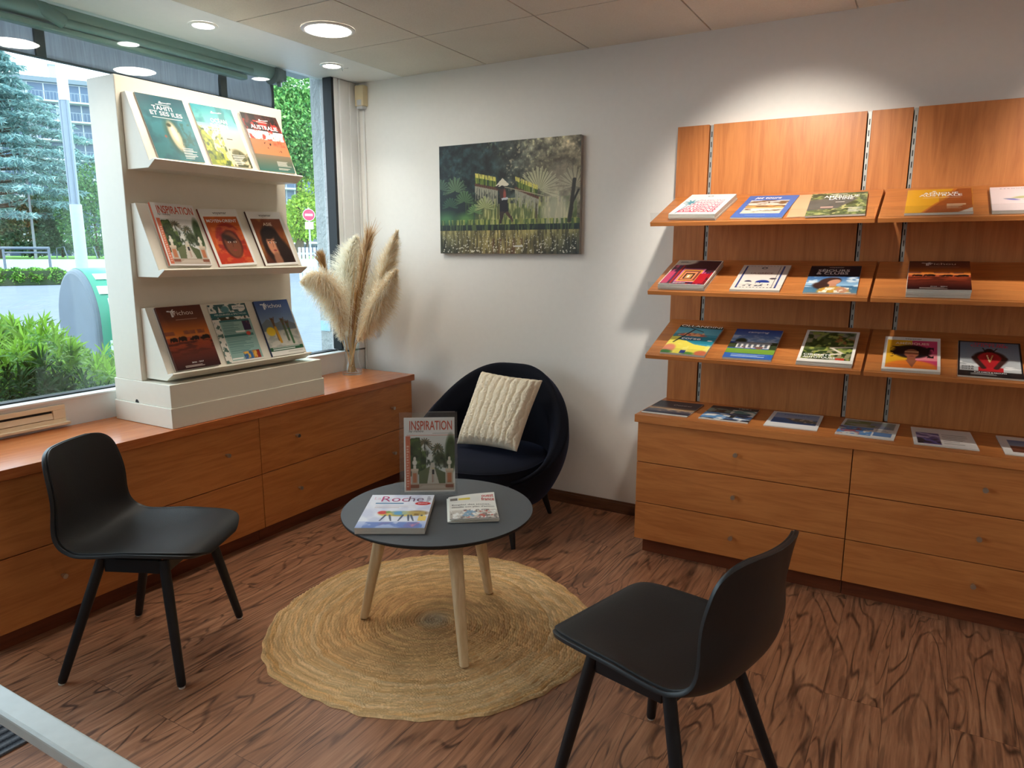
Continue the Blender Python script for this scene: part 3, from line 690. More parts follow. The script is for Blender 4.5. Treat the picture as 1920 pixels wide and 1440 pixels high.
def cover(name, w, h, cv, texts, parent, z=0.0, bend=None, material=None):
    """printed sheet: X across, Y up (0 at the foot), Z out; texts: (string, centre u, baseline v, width, height, colour, bold, slant, turn)"""
    W, H = cv.W, cv.H; bend = bend or (lambda u, v: 0.0*u)
    X = (cv.u-0.5)*w; Y = (1-cv.v)*h
    V = [np.stack([X, Y, z+bend(cv.u, cv.v)+0*X], -1).reshape(-1, 3)]; C = [s2l(np.clip(cv.a, 0, 255)/255).reshape(-1, 3)]
    Fq = gridfaces(W, H)[:, ::-1]; T = []; base = W*H
    for t in texts:
        s, cu, bv, tw, th, col = t[:6]; bold = t[6] if len(t) > 6 else 0.0; sl = t[7] if len(t) > 7 else 0.0; turn = t[8] if len(t) > 8 else 0
        P, tr = text_tris(s, bold)
        if len(P) == 0: continue
        x0, x1 = P[:, 0].min(), P[:, 0].max(); sx = tw*w/(x1-x0); cap = 0.61; sy = th*h/cap
        if turn: sx = tw*h/(x1-x0); sy = th*w/cap
        px = (P[:, 0]-(x0+x1)/2)*sx+sl*P[:, 1]*sy; py = P[:, 1]*sy
        if turn: px, py = -py, px
        px = px+(cu-0.5)*w; py = py+(1-bv)*h
        V.append(np.stack([px, py, np.full(len(px), z+0.0007)+bend(px/w+0.5, 1-py/h)+0*px], -1)); C.append(np.ones((len(px), 3))*s2l(np.array(col)/255))
        T.append(tr+base); base += len(px)
    return mesh_np(name, np.concatenate(V), Fq, material or M['print'], parent, np.concatenate(C), tris=np.concatenate(T) if T else None)
PAGES = NT('page_block'); _v = PAGES.coord('Object'); _s = PAGES.n('ShaderNodeSeparateXYZ'); PAGES.l(_v, _s.inputs[0])
PAGES.bsdf(PAGES.ramp(PAGES.math('PINGPONG', PAGES.math('MULTIPLY', _s.outputs[2], 420.0), 0.5), [(0.0, rgb(176, 170, 160)), (0.3, rgb(224, 219, 210))]), 0.8, 0, 0.2)
def brochure(frame, dx, dy, w, h, t, ang, cv, texts, label, group=None, cat='brochure', bend=None, spine=None, name='brochure', dz=0.0012):
    """a booklet lying at (dx, dy) of a surface frame; t = thickness"""
    mw = frame @ Matrix.Translation((dx, dy, dz)) @ Matrix.Rotation(math.radians(ang), 4, 'Z')
    e = empty(name, label=label, cat=cat, group=group, mat=mw)
    m = MB(); n = max(1, round(t/0.011)); tt = t/n
    rr = random.Random(label)
    for i in range(n):
        ox, oy = (rr.uniform(-.003, .003), rr.uniform(-.003, .003)) if i < n-1 else (0, 0)
        m.box(-w/2+ox, w/2+ox, 0+oy, h+oy, i*tt, (i+1)*tt-0.0006)
    m.build('pages', PAGES.m, e)
    cover('cover', w, h, cv, texts, e, t+0.0002, bend)
    if spine: MB().box(-w/2-0.0008, -w/2-0.0001, 0, h, 0, t).build('spine', plain('spine_ink', rgb(*spine), 0.4), e)
    return e
WH = (250, 250, 248)
def spark(cv, u, v, c=WH): return cv.line(u-0.06, v+0.012, u+0.2, v-0.004, 0.008, c).ell(u-0.03, v-0.004, 0.02, 0.014, c)
def elephants(cv, v, n=5, k=1.0):
    r = np.random.default_rng(5)
    for i, (u, s) in enumerate([(0.17, 1), (0.37, 1.15), (0.56, 0.55), (0.66, 1), (0.80, 0.6), (0.90, 1.05)]):
        c = (38, 22, 18); cv.ell(u, v-0.032*s, 0.066*s, 0.032*s*k, c, 0.1).ell(u-0.066*s, v-0.036*s, 0.03*s, 0.024*s*k, c, 0.1).line(u-0.088*s, v-0.03*s, u-0.094*s, v+0.004, 0.012*s, c)
        for d in (-0.045, -0.02, 0.03, 0.05): cv.rect(u+d*s-0.01, v-0.03*s, u+d*s+0.012, v+0.008, c)
    return cv
def sunset(W=84, H=116):
    cv = Cv(W, H, (70, 34, 26)); cv.grad(0, 0.2, (92, 48, 36), (110, 58, 40)).grad(0.2, 0.42, (110, 58, 40), (216, 120, 44)).grad(0.42, 0.5, (216, 120, 44), (228, 140, 72))
    cv.tex((150, 84, 58), 8, 3, 4, 0.45, 0.6, (0, 0.40, 1, 0.46)).grad(0.5, 0.56, (196, 98, 62), (182, 84, 48)).grad(0.56, 0.72, (168, 72, 38), (118, 46, 30)).grad(0.72, 1, (112, 46, 32), (46, 20, 22))
    cv.tex((90, 38, 26), 3, 24, 9, 0.5, 0.62, (0, 0.57, 1, 0.85)); elephants(cv, 0.555)
    cv.lines(0.2, 0.945, 0.85, 0.975, 2, (200, 186, 176), 3); return cv.rect(0.20, 0.905, 0.34, 0.91, (226, 216, 206)).rect(0.66, 0.905, 0.80, 0.91, (226, 216, 206)).rect(0.34, 0.215, 0.82, 0.223, (190, 150, 130))
def palm_mark(cv, u, v, c=WH):
    cv.line(u, v-0.03, u-0.005, v+0.045, 0.014, c).line(u+0.035, v-0.03, u+0.02, v+0.045, 0.012, c)
    for a in (-0.085, -0.055): cv.line(u, v-0.035, u+a, v-0.045-0.2*abs(a)+0.02, 0.012, c)
    return cv.line(u, v-0.035, u+0.05, v-0.062, 0.012, c).line(u+0.03, v-0.032, u+0.085, v-0.035, 0.012, c)
sunset_t = [('richou', .56, .145, .42, .062, (236, 222, 208)), ('2026 - 2027', .5, .915, .27, .018, WH)]
def garden(cv, u0, v0, u1, v1, seed=2):
    """avenue of hedges between two urn pillars"""
    U = lambda a: u0+(u1-u0)*a; Vv = lambda b: v0+(v1-v0)*b
    cv.rect(u0, v0, u1, v1, (224, 224, 218)).tex((196, 204, 206), 3, 3, seed, 0.4, 0.7, (u0, v0, u1, v1))
    for (px, py, rr_, cc) in ((.33, .10, .17, (96, 84, 66)), (.63, .20, .13, (70, 84, 60))):
        for k in range(13):
            a = math.pi*(k/12)*1.25-0.35; cv.line(U(px), Vv(py), U(px+rr_*math.cos(a)), Vv(py+0.10-0.16*math.sin(a)), 0.012, cc if k % 2 else (120, 110, 78))
        cv.line(U(px), Vv(py), U(px+.01), Vv(py+.35), 0.014, (104, 92, 74))
    cv.poly([(U(0), Vv(.04)), (U(.22), Vv(.02)), (U(.26), Vv(.25)), (U(.25), Vv(.7)), (U(0), Vv(.75))], (58, 78, 40)).poly([(U(.24), Vv(.28)), (U(.36), Vv(.28)), (U(.37), Vv(.66)), (U(.24), Vv(.7))], (44, 62, 34))
    cv.ell(U(.93), Vv(.32), .13*(u1-u0), .34*(v1-v0), (62, 82, 44), 0.2).ell(U(.68), Vv(.42), .15*(u1-u0), .12*(v1-v0), (62, 76, 46), 0.3)
    cv.tex((96, 118, 60), 16, 16, seed+1, 0.52, 0.66, (u0, v0+(v1-v0)*.05, u0+(u1-u0)*.36, v0+(v1-v0)*.7)).tex((30, 44, 24), 14, 14, seed+2, 0.55, 0.7, (u0, v0+(v1-v0)*.1, u1, v0+(v1-v0)*.7), .8)
    cv.poly([(U(.36), Vv(.9)), (U(.47), Vv(.5)), (U(.54), Vv(.5)), (U(.68), Vv(.9))], (206, 198, 184)).poly([(U(.2), Vv(.66)), (U(.45), Vv(.56)), (U(.38), Vv(.88)), (U(.2), Vv(.88))], (104, 112, 78)).poly([(U(.55), Vv(.58)), (U(.8), Vv(.68)), (U(.8), Vv(.9)), (U(.66), Vv(.9))], (88, 100, 66))
    cv.rect(u0, Vv(.88), u1, v1, (188, 170, 152)).poly([(U(.16), Vv(.98)), (U(.3), Vv(.91)), (U(.74), Vv(.91)), (U(.86), Vv(.98))], (206, 192, 176))
    for px in (.10, .89):
        cv.rect(U(px-.09), Vv(.60), U(px+.09), Vv(.645), (214, 196, 172)).rect(U(px-.075), Vv(.645), U(px+.075), Vv(.92), (196, 176, 154)).rect(U(px-.045), Vv(.68), U(px+.045), Vv(.86), (196, 122, 84)).rect(U(px-.095), Vv(.90), U(px+.095), Vv(.96), (150, 92, 70))
        cv.rect(U(px-.03), Vv(.54), U(px+.03), Vv(.60), (222, 214, 198)).ell(U(px), Vv(.49), .055*(u1-u0), .05*(v1-v0), (228, 222, 208)).ell(U(px), Vv(.42), .03*(u1-u0), .04*(v1-v0), (222, 214, 200))
    cv.ell(U(.515), Vv(.60), .03*(u1-u0), .012*(v1-v0), (206, 190, 140)).rect(U(.488), Vv(.62), U(.542), Vv(.71), (40, 36, 36)).rect(U(.495), Vv(.71), U(.515), Vv(.86), (176, 134, 112)).rect(U(.522), Vv(.71), U(.54), Vv(.85), (170, 128, 108)); return cv
def inspiration(W=90, H=126):
    cv = Cv(W, H, (243, 240, 236)); cv.rect(.05, .235, 1, .243, (214, 108, 80)).rect(.03, .25, .12, .98, (216, 116, 84)); garden(cv, .12, .25, .985, .975)
    cv.lines(.05, .38, .1, .95, 16, (238, 190, 166), 4, .5); cv.rect(.56, .21, .95, .214, (180, 178, 174)); return cv
insp_t = [('INSPIRATION', .53, .165, .84, .105, (214, 96, 70), 0.012), ('by richou', .24, .195, .28, .026, (40, 38, 36), 0, .25)]
def face_cover(bgs, hair, skin, scarf=None):
    cv = Cv(84, 118, (246, 244, 238)); c2 = Cv(84, 118); c2.grad(0, .5, bgs[0], bgs[1]).grad(.5, 1, bgs[1], bgs[2]).tex(bgs[3], 3, 4, 8, .45, .7, k=.7)
    if scarf:
        c2.ell(.54, .60, .37, .36, scarf[0], .06, -.15).ell(.52, .90, .62, .20, scarf[1], .1).tex(scarf[2], 5, 16, 3, .5, .62, (.15, .3, .95, .98), .6).ell(.55, .62, .245, .245, scarf[3], .08, -.15)
        c2.ell(.56, .63, .20, .235, skin, .15, -.1).ell(.50, .52, .16, .06, (52, 30, 24), .4, .3)
    else:
        c2.ell(.46, .62, .30, .36, hair, .1).ell(.66, .84, .26, .34, hair, .15).ell(.45, .62, .165, .22, skin, .12).ell(.46, .90, .12, .14, tuple(int(x*.75) for x in skin), .2).ell(.40, .42, .20, .10, hair, .2).ell(.62, .62, .09, .30, hair, .3)
    m = (cv.u > .07)&(cv.u < .93)&(cv.v > .135)&(cv.v < .965); cv.a[m] = c2.a[m]
    f = .56 if scarf else .45; y = .585 if scarf else .58
    for d in (-.075, .075):
        cv.ell(f+d, y, .04, .014, (240, 226, 214), .3).ell(f+d, y, .018, .014, (30, 18, 14), .3).line(f+d-.05, y-.035, f+d+.05, y-.04, .010, (34, 20, 16))
    cv.line(f, y+.01, f-.015, y+.085, .008, tuple(int(x*.72) for x in skin)).ell(f, y+.145, .05, .015, (150, 58, 54), .3); return cv
# ---- the nine on the white stand
G1 = 'brochures on the white display stand'
cv = Cv(84, 116); cv.grad(0, .35, (40, 78, 88), (52, 120, 128)).grad(.35, 1, (52, 128, 136), (36, 108, 112)).tex((30, 90, 100), 4, 5, 3, .45, .65, k=.7)
cv.ell(.54, .62, .17, .27, (58, 92, 78), .3, -.22).ell(.55, .62, .11, .23, (206, 186, 150), .2, -.22).ell(.545, .58, .055, .14, (226, 214, 196), .3, -.2).ell(.48, .45, .05, .03, (60, 72, 50), .3).ell(.33, .64, .025, .022, (140, 90, 74), .3).tex((44, 84, 70), 12, 14, 5, .54, .66, (.62, .4, .95, .85), .6)
spark(cv, .5, .10); cv.lines(.60, .80, .93, .97, 8, (214, 224, 222), 2).rect(.2, .345, .82, .349, (210, 222, 222)).rect(.36, .135, .66, .145, (214, 224, 226))
brochure(stand_frame(2.184, 0), 0, .012, .240, .318, .008, 1.2, cv, [('TAHITI', .47, .225, .42, .056, WH, .014), ('ET SES ILES', .52, .31, .68, .056, WH, .012)], 'teal island brochure first on the top shelf of the white stand', G1)
cv = Cv(84, 116); cv.grad(0, .3, (40, 140, 150), (110, 190, 184)).grad(.3, .5, (120, 196, 186), (214, 214, 176)).grad(.5, 1, (228, 214, 176), (222, 204, 164)).tex((30, 110, 110), 5, 5, 6, .5, .7, (0, 0, 1, .3), .7)
cv.poly([(0, .35), (.12, .45), (.24, .58), (.2, .75), (.4, .82), (.52, 1), (0, 1)], (126, 140, 44)).tex((196, 196, 64), 14, 14, 7, .5, .6, (0, .36, .5, 1), .8).tex((58, 80, 34), 14, 14, 17, .56, .66, (0, .4, .5, 1), .9)
cv.ell(.78, .80, .17, .09, (104, 100, 66), .2, .3).tex((60, 66, 40), 12, 12, 9, .5, .6, (.55, .7, 1, 1), .9).rect(.60, .525, .74, .54, (66, 72, 60)); spark(cv, .5, .10); cv.lines(.58, .8, .93, .97, 8, (240, 240, 226), 5).rect(.2, .40, .9, .404, (226, 238, 232))
brochure(stand_frame(2.464, 0), 0, .014, .240, .318, .008, 1.6, cv, [('OCÉAN', .56, .275, .40, .06, WH, .014), ('INDIEN', .53, .36, .42, .06, WH, .014)], 'turquoise and sand beach brochure in the middle of the top shelf of the white stand', G1)
cv = Cv(84, 116); cv.grad(0, .3, (60, 34, 30), (120, 44, 34)).tex((30, 24, 20), 6, 6, 4, .5, .62, (0, 0, 1, .3), .9).tex((196, 52, 40), 8, 9, 5, .5, .6, (0, .12, 1, .46), .9).grad(.46, .72, (206, 128, 92), (222, 142, 96)).grad(.72, 1, (150, 128, 104), (70, 118, 110)).tex((210, 90, 66), 6, 7, 8, .55, .7, (0, .38, 1, .56))
cv.tex((46, 26, 24), 16, 14, 12, .62, .68, (.35, .50, .95, .66)); spark(cv, .5, .10); cv.lines(.55, .82, .93, .97, 8, (226, 222, 212), 6).rect(.36, .135, .66, .145, (226, 214, 206))
brochure(stand_frame(2.746, 0), 0, .014, .240, .318, .008, 1.4, cv, [('AUSTRALIE', .52, .27, .74, .062, WH, .014), ('NOUVELLE-ZÉLANDE', .52, .36, .80, .036, (250, 238, 230), .002)], 'dark red coast brochure last on the top shelf of the white stand', G1, bend=lambda u, v: 0.012*(1-v)*v*4*0.6+0.01*(1-v))
brochure(stand_frame(2.181, 1), 0, .014, .222, .312, .02, -1.2, inspiration(84, 116), insp_t, 'garden avenue brochure with coral title on the middle shelf of the white stand', G1, spine=(206, 104, 78))
mt = [('voyamar', .52, .085, .36, .042, (40, 36, 34)), ('\u25bc', .27, .085, .06, .03, (40, 36, 34))]
brochure(stand_frame(2.458, 1), 0, .013, .232, .306, .009, 2.6, face_cover([(196, 96, 32), (206, 88, 30), (190, 60, 28), (232, 132, 44)], None, (126, 70, 46), [(156, 44, 34), (196, 58, 34), (226, 120, 60), (74, 26, 22)]), [('voyamar', .52, .09, .36, .042, (40, 36, 34)), ('MOYEN-ORIENT', .5, .235, .78, .046, WH, .008)], 'orange brochure of a veiled person in the middle of the white stand', G1, spine=(150, 50, 36))
brochure(stand_frame(2.741, 1), 0, .013, .232, .306, .009, 2.0, face_cover([(120, 58, 34), (150, 80, 40), (74, 34, 24), (206, 150, 70)], (40, 24, 20), (206, 138, 104)), [('voyamar', .52, .09, .36, .042, (40, 36, 34)), ('ASIE', .5, .265, .26, .05, (248, 226, 196), .008)], 'brown brochure with a dark haired person last on the middle shelf of the white stand', G1, spine=(70, 34, 26))
cv = sunset(); palm_mark(cv, .30, .115)
brochure(stand_frame(2.179, 2), 0, .004, .240, .318, .02, .3, cv, sunset_t, "brown sunset elephants catalogue first on the white stand's lowest shelf", G1, spine=(70, 34, 28))
cv = Cv(84, 116, (236, 232, 222)); cv.tex((60, 96, 96), 9, 10, 14, .5, .56, (0, 0, 1, .26)).ell(.42, .09, .10, .06, (90, 140, 142)).rect(.62, .03, .96, .10, (240, 238, 232)).rect(0, .14, 1, .22, (48, 104, 106)).tex((70, 60, 40), 14, 14, 6, .5, .56, (.12, .22, .9, .27)).rect(.16, .27, 1, .97, (148, 184, 176)).rect(.16, .27, .95, .31, (64, 116, 114)).lines(.2, .33, .68, .52, 9, (84, 128, 124), 2).rect(.5, .47, .75, .50, (246, 246, 242)).rect(.74, .31, .95, .47, (60, 44, 76)).tex((190, 120, 90), 10, 10, 5, .55, .65, (.75, .32, .94, .4))
cv.rect(.16, .53, .95, .57, (70, 122, 118)).lines(.2, .59, .9, .86, 12, (92, 136, 132), 7).ell(.82, .53, .06, .035, (222, 86, 70)).rect(.5, .83, .74, .97, (60, 104, 160)).rect(.75, .83, .95, .97, (150, 46, 36)).tex((230, 180, 80), 10, 10, 9, .5, .62, (.5, .84, .95, .96)).rect(.18, .93, .46, .955, (244, 244, 238)).tex((80, 110, 100), 10, 12, 21, .52, .58, (0, .3, .15, 1))
brochure(stand_frame(2.462, 2), 0, .004, .232, .315, .005, -.2, cv, [('MES JOURNÉES et SPECTACLES', .52, .193, .84, .026, (226, 236, 230)), ('richou', .79, .085, .28, .042, (60, 110, 110))], 'grey-green outings leaflet in the middle of the lowest shelf of the white stand', G1)
cv = Cv(84, 116); cv.grad(0, .45, (62, 88, 150), (136, 160, 186)).poly([(0, .42), (.2, .33), (.42, .42), (.7, .36), (1, .46), (1, .6), (0, .6)], (112, 124, 130)).grad(.55, .86, (186, 186, 176), (206, 202, 190)).tex((150, 156, 150), 4, 12, 5, .5, .65, (0, .55, 1, .84), .7)
for u, v0, c in ((.34, .34, (116, 84, 52)), (.62, .36, (80, 96, 66)), (.74, .42, (60, 104, 66))):
    cv.line(u, v0, u+.02, v0+.38, .035, c).line(u-.05, v0-.02, u, v0+.1, .014, (104, 76, 52)).line(u+.06, v0-.03, u+.01, v0+.1, .014, (104, 76, 52)).ell(u, v0, .03, .022, (96, 64, 44))
cv.ell(.20, .56, .13, .08, (232, 196, 44), .12).line(.36, .5, .40, .76, .04, (206, 150, 44)).rect(0, .845, 1, .92, (44, 92, 62)).lines(.08, .855, .92, .915, 2, (220, 230, 222), 4).rect(0, .92, 1, 1, (238, 236, 228)).rect(.5, .945, .95, .952, (170, 168, 160)); palm_mark(cv, .24, .105)
brochure(stand_frame(2.748, 2), 0, .003, .232, .317, .012, 0, cv, [('richou', .52, .135, .46, .066, WH)], "blue sky catalogue with a yellow disc last on the white stand's lowest shelf", G1, spine=(40, 56, 92))

# ---- the wooden wall shelves
G2 = 'brochures on the sloped wooden shelves'
def wood(k, dx, dc, w, h, t, ang, cv, texts, label, **kw): return brochure(shelf_frame(dx, k), 0, max(dc-h/2, 0.001), w, h, t, ang, cv, texts, label, kw.pop('group', G2), **kw)
cv = Cv(84, 116, (244, 242, 238)); cv.ell(.48, .10, .06, .035, (70, 110, 130)).ell(.48, .10, .04, .022, (244, 242, 238))
for i in range(6):
    c = np.array((250, 200, 214))*(1-i/5)+np.array((206, 40, 84))*(i/5); v = .30+.11*i; cv.tex(tuple(c), 14, 5, 40+i, .40, .44, (.28-.03*i, v, .95, v+.075), .25)
for k in range(9):
    a = 2*PI*k/9; cv.line(.2, .42, .2+.15*math.cos(a), .42+.12*math.sin(a), .022, (70, 150, 170))
cv.line(.2, .42, .12, .95, .014, (90, 150, 170))
tx = [('PASSIONS', .62-.02*i, .37+.105*i, .56+.04*i, .075, tuple((np.array((246, 170, 190))*(1-i/5)+np.array((206, 36, 80))*(i/5)).astype(int)), .014, .12) for i in range(5)]+[('ÉVASIONS', .52, .90, .78, .085, (206, 34, 78), .016, .12)]
wood(0, -.999, .155, .226, .325, .030, -4.0, cv, tx, 'white brochure stack with pink lettering first on the highest wooden shelf')
cv = Cv(84, 116, (64, 112, 192)); cv.grad(.22, .45, (196, 206, 216), (214, 206, 190), .12, .88).grad(.45, .62, (206, 140, 70), (226, 190, 130), .12, .88).grad(.62, .82, (190, 214, 222), (226, 216, 190), .12, .88).tex((120, 90, 60), 4, 20, 3, .52, .62, (.12, .22, .88, .8)).rect(.12, .44, .88, .455, (240, 236, 226)).rect(.12, .60, .88, .615, (240, 236, 226)).line(.5, .3, .52, .36, .016, (110, 80, 50)).lines(.25, .9, .75, .92, 1, (150, 180, 220))
wood(0, -.708, .178, .230, .345, .006, -2.8, cv, [('jet tours', .42, .155, .52, .075, WH, .02, .15)], 'blue brochure with striped beach photos second on the highest wooden shelf')
cv = Cv(20, 20, (228, 176, 138)); wood(0, -.482, .19, .19, .345, .0015, 2.2, cv, [], 'plain peach leaflet lying between the blue and the jungle brochures', cat='leaflet')
cv = Cv(84, 116, (84, 104, 64)); cv.tex((130, 148, 84), 8, 10, 3, .48, .6).tex((50, 70, 44), 10, 12, 5, .5, .6).tex((176, 180, 120), 12, 16, 8, .58, .66).poly([(0, .32), (.7, .18), (.85, .3), (.5, .72), (0, .78)], (84, 92, 88)).tex((70, 78, 76), 4, 8, 3, .45, .65, (0, .3, .6, .75), .6).rect(.22, .62, .44, .68, (176, 150, 140)).rect(.46, .42, .62, .435, (226, 228, 222)).lines(.7, .7, .95, .9, 6, (214, 216, 206), 4).rect(.2, .36, .7, .365, (220, 222, 214)).rect(.35, .06, .65, .085, (214, 220, 210))
wood(0, -.38, .172, .236, .336, .008, 3.4, cv, [('AMÉRIQUE', .55, .225, .62, .085, WH, .014), ('LATINE', .55, .325, .42, .085, WH, .014)], 'green jungle brochure over the peach leaflet', dz=.004)
cv = Cv(84, 116, (228, 168, 40)); cv.poly([(.78, 0), (1, 0), (1, 1), (.28, 1), (.5, .6), (.62, .45)], (160, 82, 36)).poly([(.72, 0), (.78, 0), (.62, .45), (.5, .6), (.28, 1), (.24, 1), (.46, .6), (.58, .45)], (206, 120, 44)).tex((170, 92, 42), 4, 5, 4, .5, .66, (.5, .1, 1, 1), .5).lines(.62, .66, .92, .86, 6, (236, 214, 180), 5).poly([(.78, 1), (1, .82), (1, 1)], (206, 204, 198)).rect(.25, .38, .82, .386, (240, 226, 190)).ell(.42, .10, .03, .02, WH)
wood(0, .003, .176, .240, .336, .010, .8, cv, [('AFRIQUE', .52, .235, .54, .075, WH, .014), ('AUSTRALE', .52, .325, .66, .075, WH, .014)], 'yellow and rust desert brochure on the highest wooden shelf')
cv = Cv(84, 116, (240, 224, 226)); cv.ell(.30, .55, .10, .03, (110, 112, 200), .4, .3).ell(.44, .46, .12, .035, (190, 190, 130), .4, -.2).ell(.6, .6, .12, .03, (226, 150, 130), .4, .2).line(.2, .52, .6, .5, .012, (150, 170, 120))
wood(0, .300, .166, .232, .325, .014, .4, cv, [('B E R M U D E S', .38, .10, .46, .022, (110, 100, 104))], 'pale pink brochure cut by the right edge on the highest wooden shelf')
cv = Cv(84, 116, (60, 30, 40))
for i in range(14): cv.rect(i/14, .0, (i+.7)/14, 1, [(150, 40, 70), (196, 70, 120), (90, 40, 90), (170, 30, 40), (120, 60, 110)][i % 5])
cv.tex((40, 20, 34), 6, 8, 6, .5, .62, k=.7).grad(0, .5, (60, 30, 40), (70, 34, 44), .3, 1)
for i, c in enumerate([(206, 110, 160), (230, 160, 60), (120, 60, 60), (226, 140, 90), (70, 40, 40), (200, 150, 90), (240, 230, 210)]): cv.rect(.28+.035*i, .36+.045*i, .78-.04*i, .90-.03*i, c)
cv.rect(.72, .55, .92, .95, (180, 30, 44)).rect(.02, .5, .16, .96, (196, 60, 100)).ell(.12, .06, .34, .16, (196, 186, 172)).lines(.08, .05, .34, .13, 3, (110, 100, 96), 3).lines(.3, .93, .75, .96, 1, (230, 220, 214), 3).border(.015, .012, (226, 220, 214))
wood(1, -1.033, .144, .228, .325, .030, -1.4, cv, [], 'red woven textiles brochure stack first on the middle wooden shelf')
cv = Cv(84, 116, (222, 214, 204)); cv.rect(.08, .05, .12, .93, (40, 62, 130)).rect(.86, .05, .90, .93, (40, 62, 130))
for i in range(12): cv.rect(.1+.068*i, .045, .14+.068*i, .06, (34, 38, 60)).rect(.1+.068*i, .9, .14+.068*i, .915, (34, 38, 60))
cv.rect(.17, .08, .18, .9, (40, 44, 70)).rect(.80, .08, .81, .9, (40, 44, 70)).ell(.48, .13, .06, .04, (50, 54, 70)).ell(.48, .13, .035, .022, (222, 214, 204)).ell(.58, .70, .14, .085, (36, 60, 140), .08).rect(.43, .715, .73, .80, (222, 214, 204)).ell(.28, .68, .07, .045, (36, 40, 80), .1).rect(.2, .69, .36, .76, (222, 214, 204)).tex((40, 44, 70), 16, 18, 5, .62, .66, (.2, .7, .8, .86)).ell(.76, .56, .07, .03, (60, 50, 60))
wood(1, -.694, .165, .222, .318, .010, .6, cv, [('LA GRÈCE', .48, .38, .46, .05, (150, 90, 70))], 'cream brochure with a navy dotted border second on the middle wooden shelf')
cv = Cv(84, 116, (22, 28, 44)); cv.grad(.42, .75, (54, 96, 150), (150, 190, 216)).grad(.75, 1, (60, 110, 150), (90, 130, 150)).tex((200, 216, 226), 5, 14, 3, .55, .65, (0, .42, 1, .8)).ell(.46, .60, .22, .14, (62, 42, 38), .12, -.35).ell(.30, .76, .16, .12, (58, 40, 36), .2, .3).ell(.54, .62, .13, .085, (196, 140, 112), .12, -.5).rect(.46, .68, .6, .8, (190, 134, 106)).ell(.56, .96, .30, .18, (196, 150, 60), .1).ell(.72, .9, .12, .1, (192, 138, 108), .15).tex((236, 226, 206), 14, 14, 6, .58, .64, (.3, .82, .9, 1))
wood(1, -.376, .168, .216, .325, .007, 2.0, cv, [('voyamar', .52, .085, .30, .036, WH), ('SÉJOURS', .48, .235, .62, .075, WH, .012), ('& CLUBS', .46, .34, .62, .075, WH, .012)], 'dark blue brochure of a person with flowing hair on the middle wooden shelf')
cv = sunset(); palm_mark(cv, .30, .115)
wood(1, .034, .160, .228, .325, .036, 1.2, cv, sunset_t, 'thick brown sunset elephants catalogue alone on the middle wooden shelf')
cv = Cv(84, 116, (62, 150, 176)); cv.rect(0, 0, 1, .07, (44, 60, 48)).grad(.07, .3, (80, 160, 186), (110, 180, 196)).ell(.42, .36, .32, .09, (206, 100, 80), .2).tex((232, 170, 120), 14, 10, 3, .5, .6, (.1, .26, .8, .38)).rect(0, .38, 1, .62, (40, 130, 150)).poly([(0, .42), (.5, .40), (.4, .56), (.62, .66), (1, .70), (1, 1), (0, 1)], (236, 220, 90)).ell(.45, .47, .27, .08, (30, 108, 138), .1).tex((246, 236, 140), 5, 5, 7, .5, .62, (0, .66, 1, .95), .6).line(.12, .62, .40, .12, .022, (40, 36, 34)).line(.40, .12, .2, .05, .014, (34, 44, 36)).line(.4, .12, .62, .2, .014, (34, 44, 36)).ell(.12, .84, .14, .14, (226, 140, 110), .2).ell(.88, .94, .14, .09, (206, 110, 80), .2).ell(.1, .96, .14, .06, (60, 120, 60), .3).ell(.6, .97, .14, .05, (90, 140, 60), .3).rect(.42, .87, .54, .98, (40, 66, 130)).ell(.9, .5, .06, .02, WH)
wood(2, -1.015, .152, .224, .318, .010, -2.2, cv, [('OLLANDINI', .5, .045, .94, .06, WH, .004), ('corse', .46, .50, .44, .075, WH, .02)], 'bright Corsican beach poster brochure first on the lowest wooden shelf')
cv = Cv(84, 116, (44, 80, 160)); cv.grad(0, .45, (40, 70, 150), (140, 170, 206)).tex((214, 222, 232), 5, 10, 4, .52, .66, (0, .22, 1, .45), .7).ell(.22, .42, .12, .09, (50, 60, 40), .2).rect(0, .5, .2, .66, (60, 70, 44)).rect(.86, .44, 1, .7, (54, 66, 42)).poly([(.14, .46), (.86, .44), (.9, .50), (.1, .50)], (150, 150, 156)).rect(.16, .5, .86, .66, (214, 212, 208))
for i in range(6): cv.rect(.2+.11*i, .52, .26+.11*i, .64, (90, 96, 106))
cv.tex((120, 90, 80), 16, 10, 6, .55, .62, (.2, .6, .9, .7)).grad(.68, .84, (120, 160, 60), (110, 150, 56)).rect(0, .84, 1, 1, (52, 100, 180)).lines(.15, .87, .85, .96, 3, (190, 210, 236), 4)
wood(2, -.708, .154, .222, .316, .010, .8, cv, [('camping', .5, .13, .44, .055, WH, .006, .2)], 'blue campsite brochure with a white lodge on the lowest wooden shelf')
cv = Cv(84, 116, (240, 236, 228)); c2 = Cv(84, 116, (150, 146, 110)); c2.grad(0, .3, (120, 124, 116), (160, 150, 120)).poly([(.05, .5), (.5, .05), (.8, .22), (1, .3), (1, .6), (0, .66)], (92, 104, 56)).poly([(.55, .12), (1, .3), (1, .5), (.6, .36)], (160, 112, 64)).tex((60, 76, 36), 8, 8, 3, .48, .6).tex((150, 160, 80), 9, 9, 5, .55, .65).line(.95, .5, .55, .55, .03, (226, 216, 196)).line(.55, .55, .8, .72, .03, (226, 216, 196)).line(.8, .72, .3, .8, .03, (226, 216, 196)).tex((40, 60, 30), 14, 14, 9, .55, .62, (0, .66, 1, 1)).rect(.68, .86, .84, .92, (206, 70, 50))
m = (cv.u > .05)&(cv.u < .95)&(cv.v > .035)&(cv.v < .92); cv.a[m] = c2.a[m]
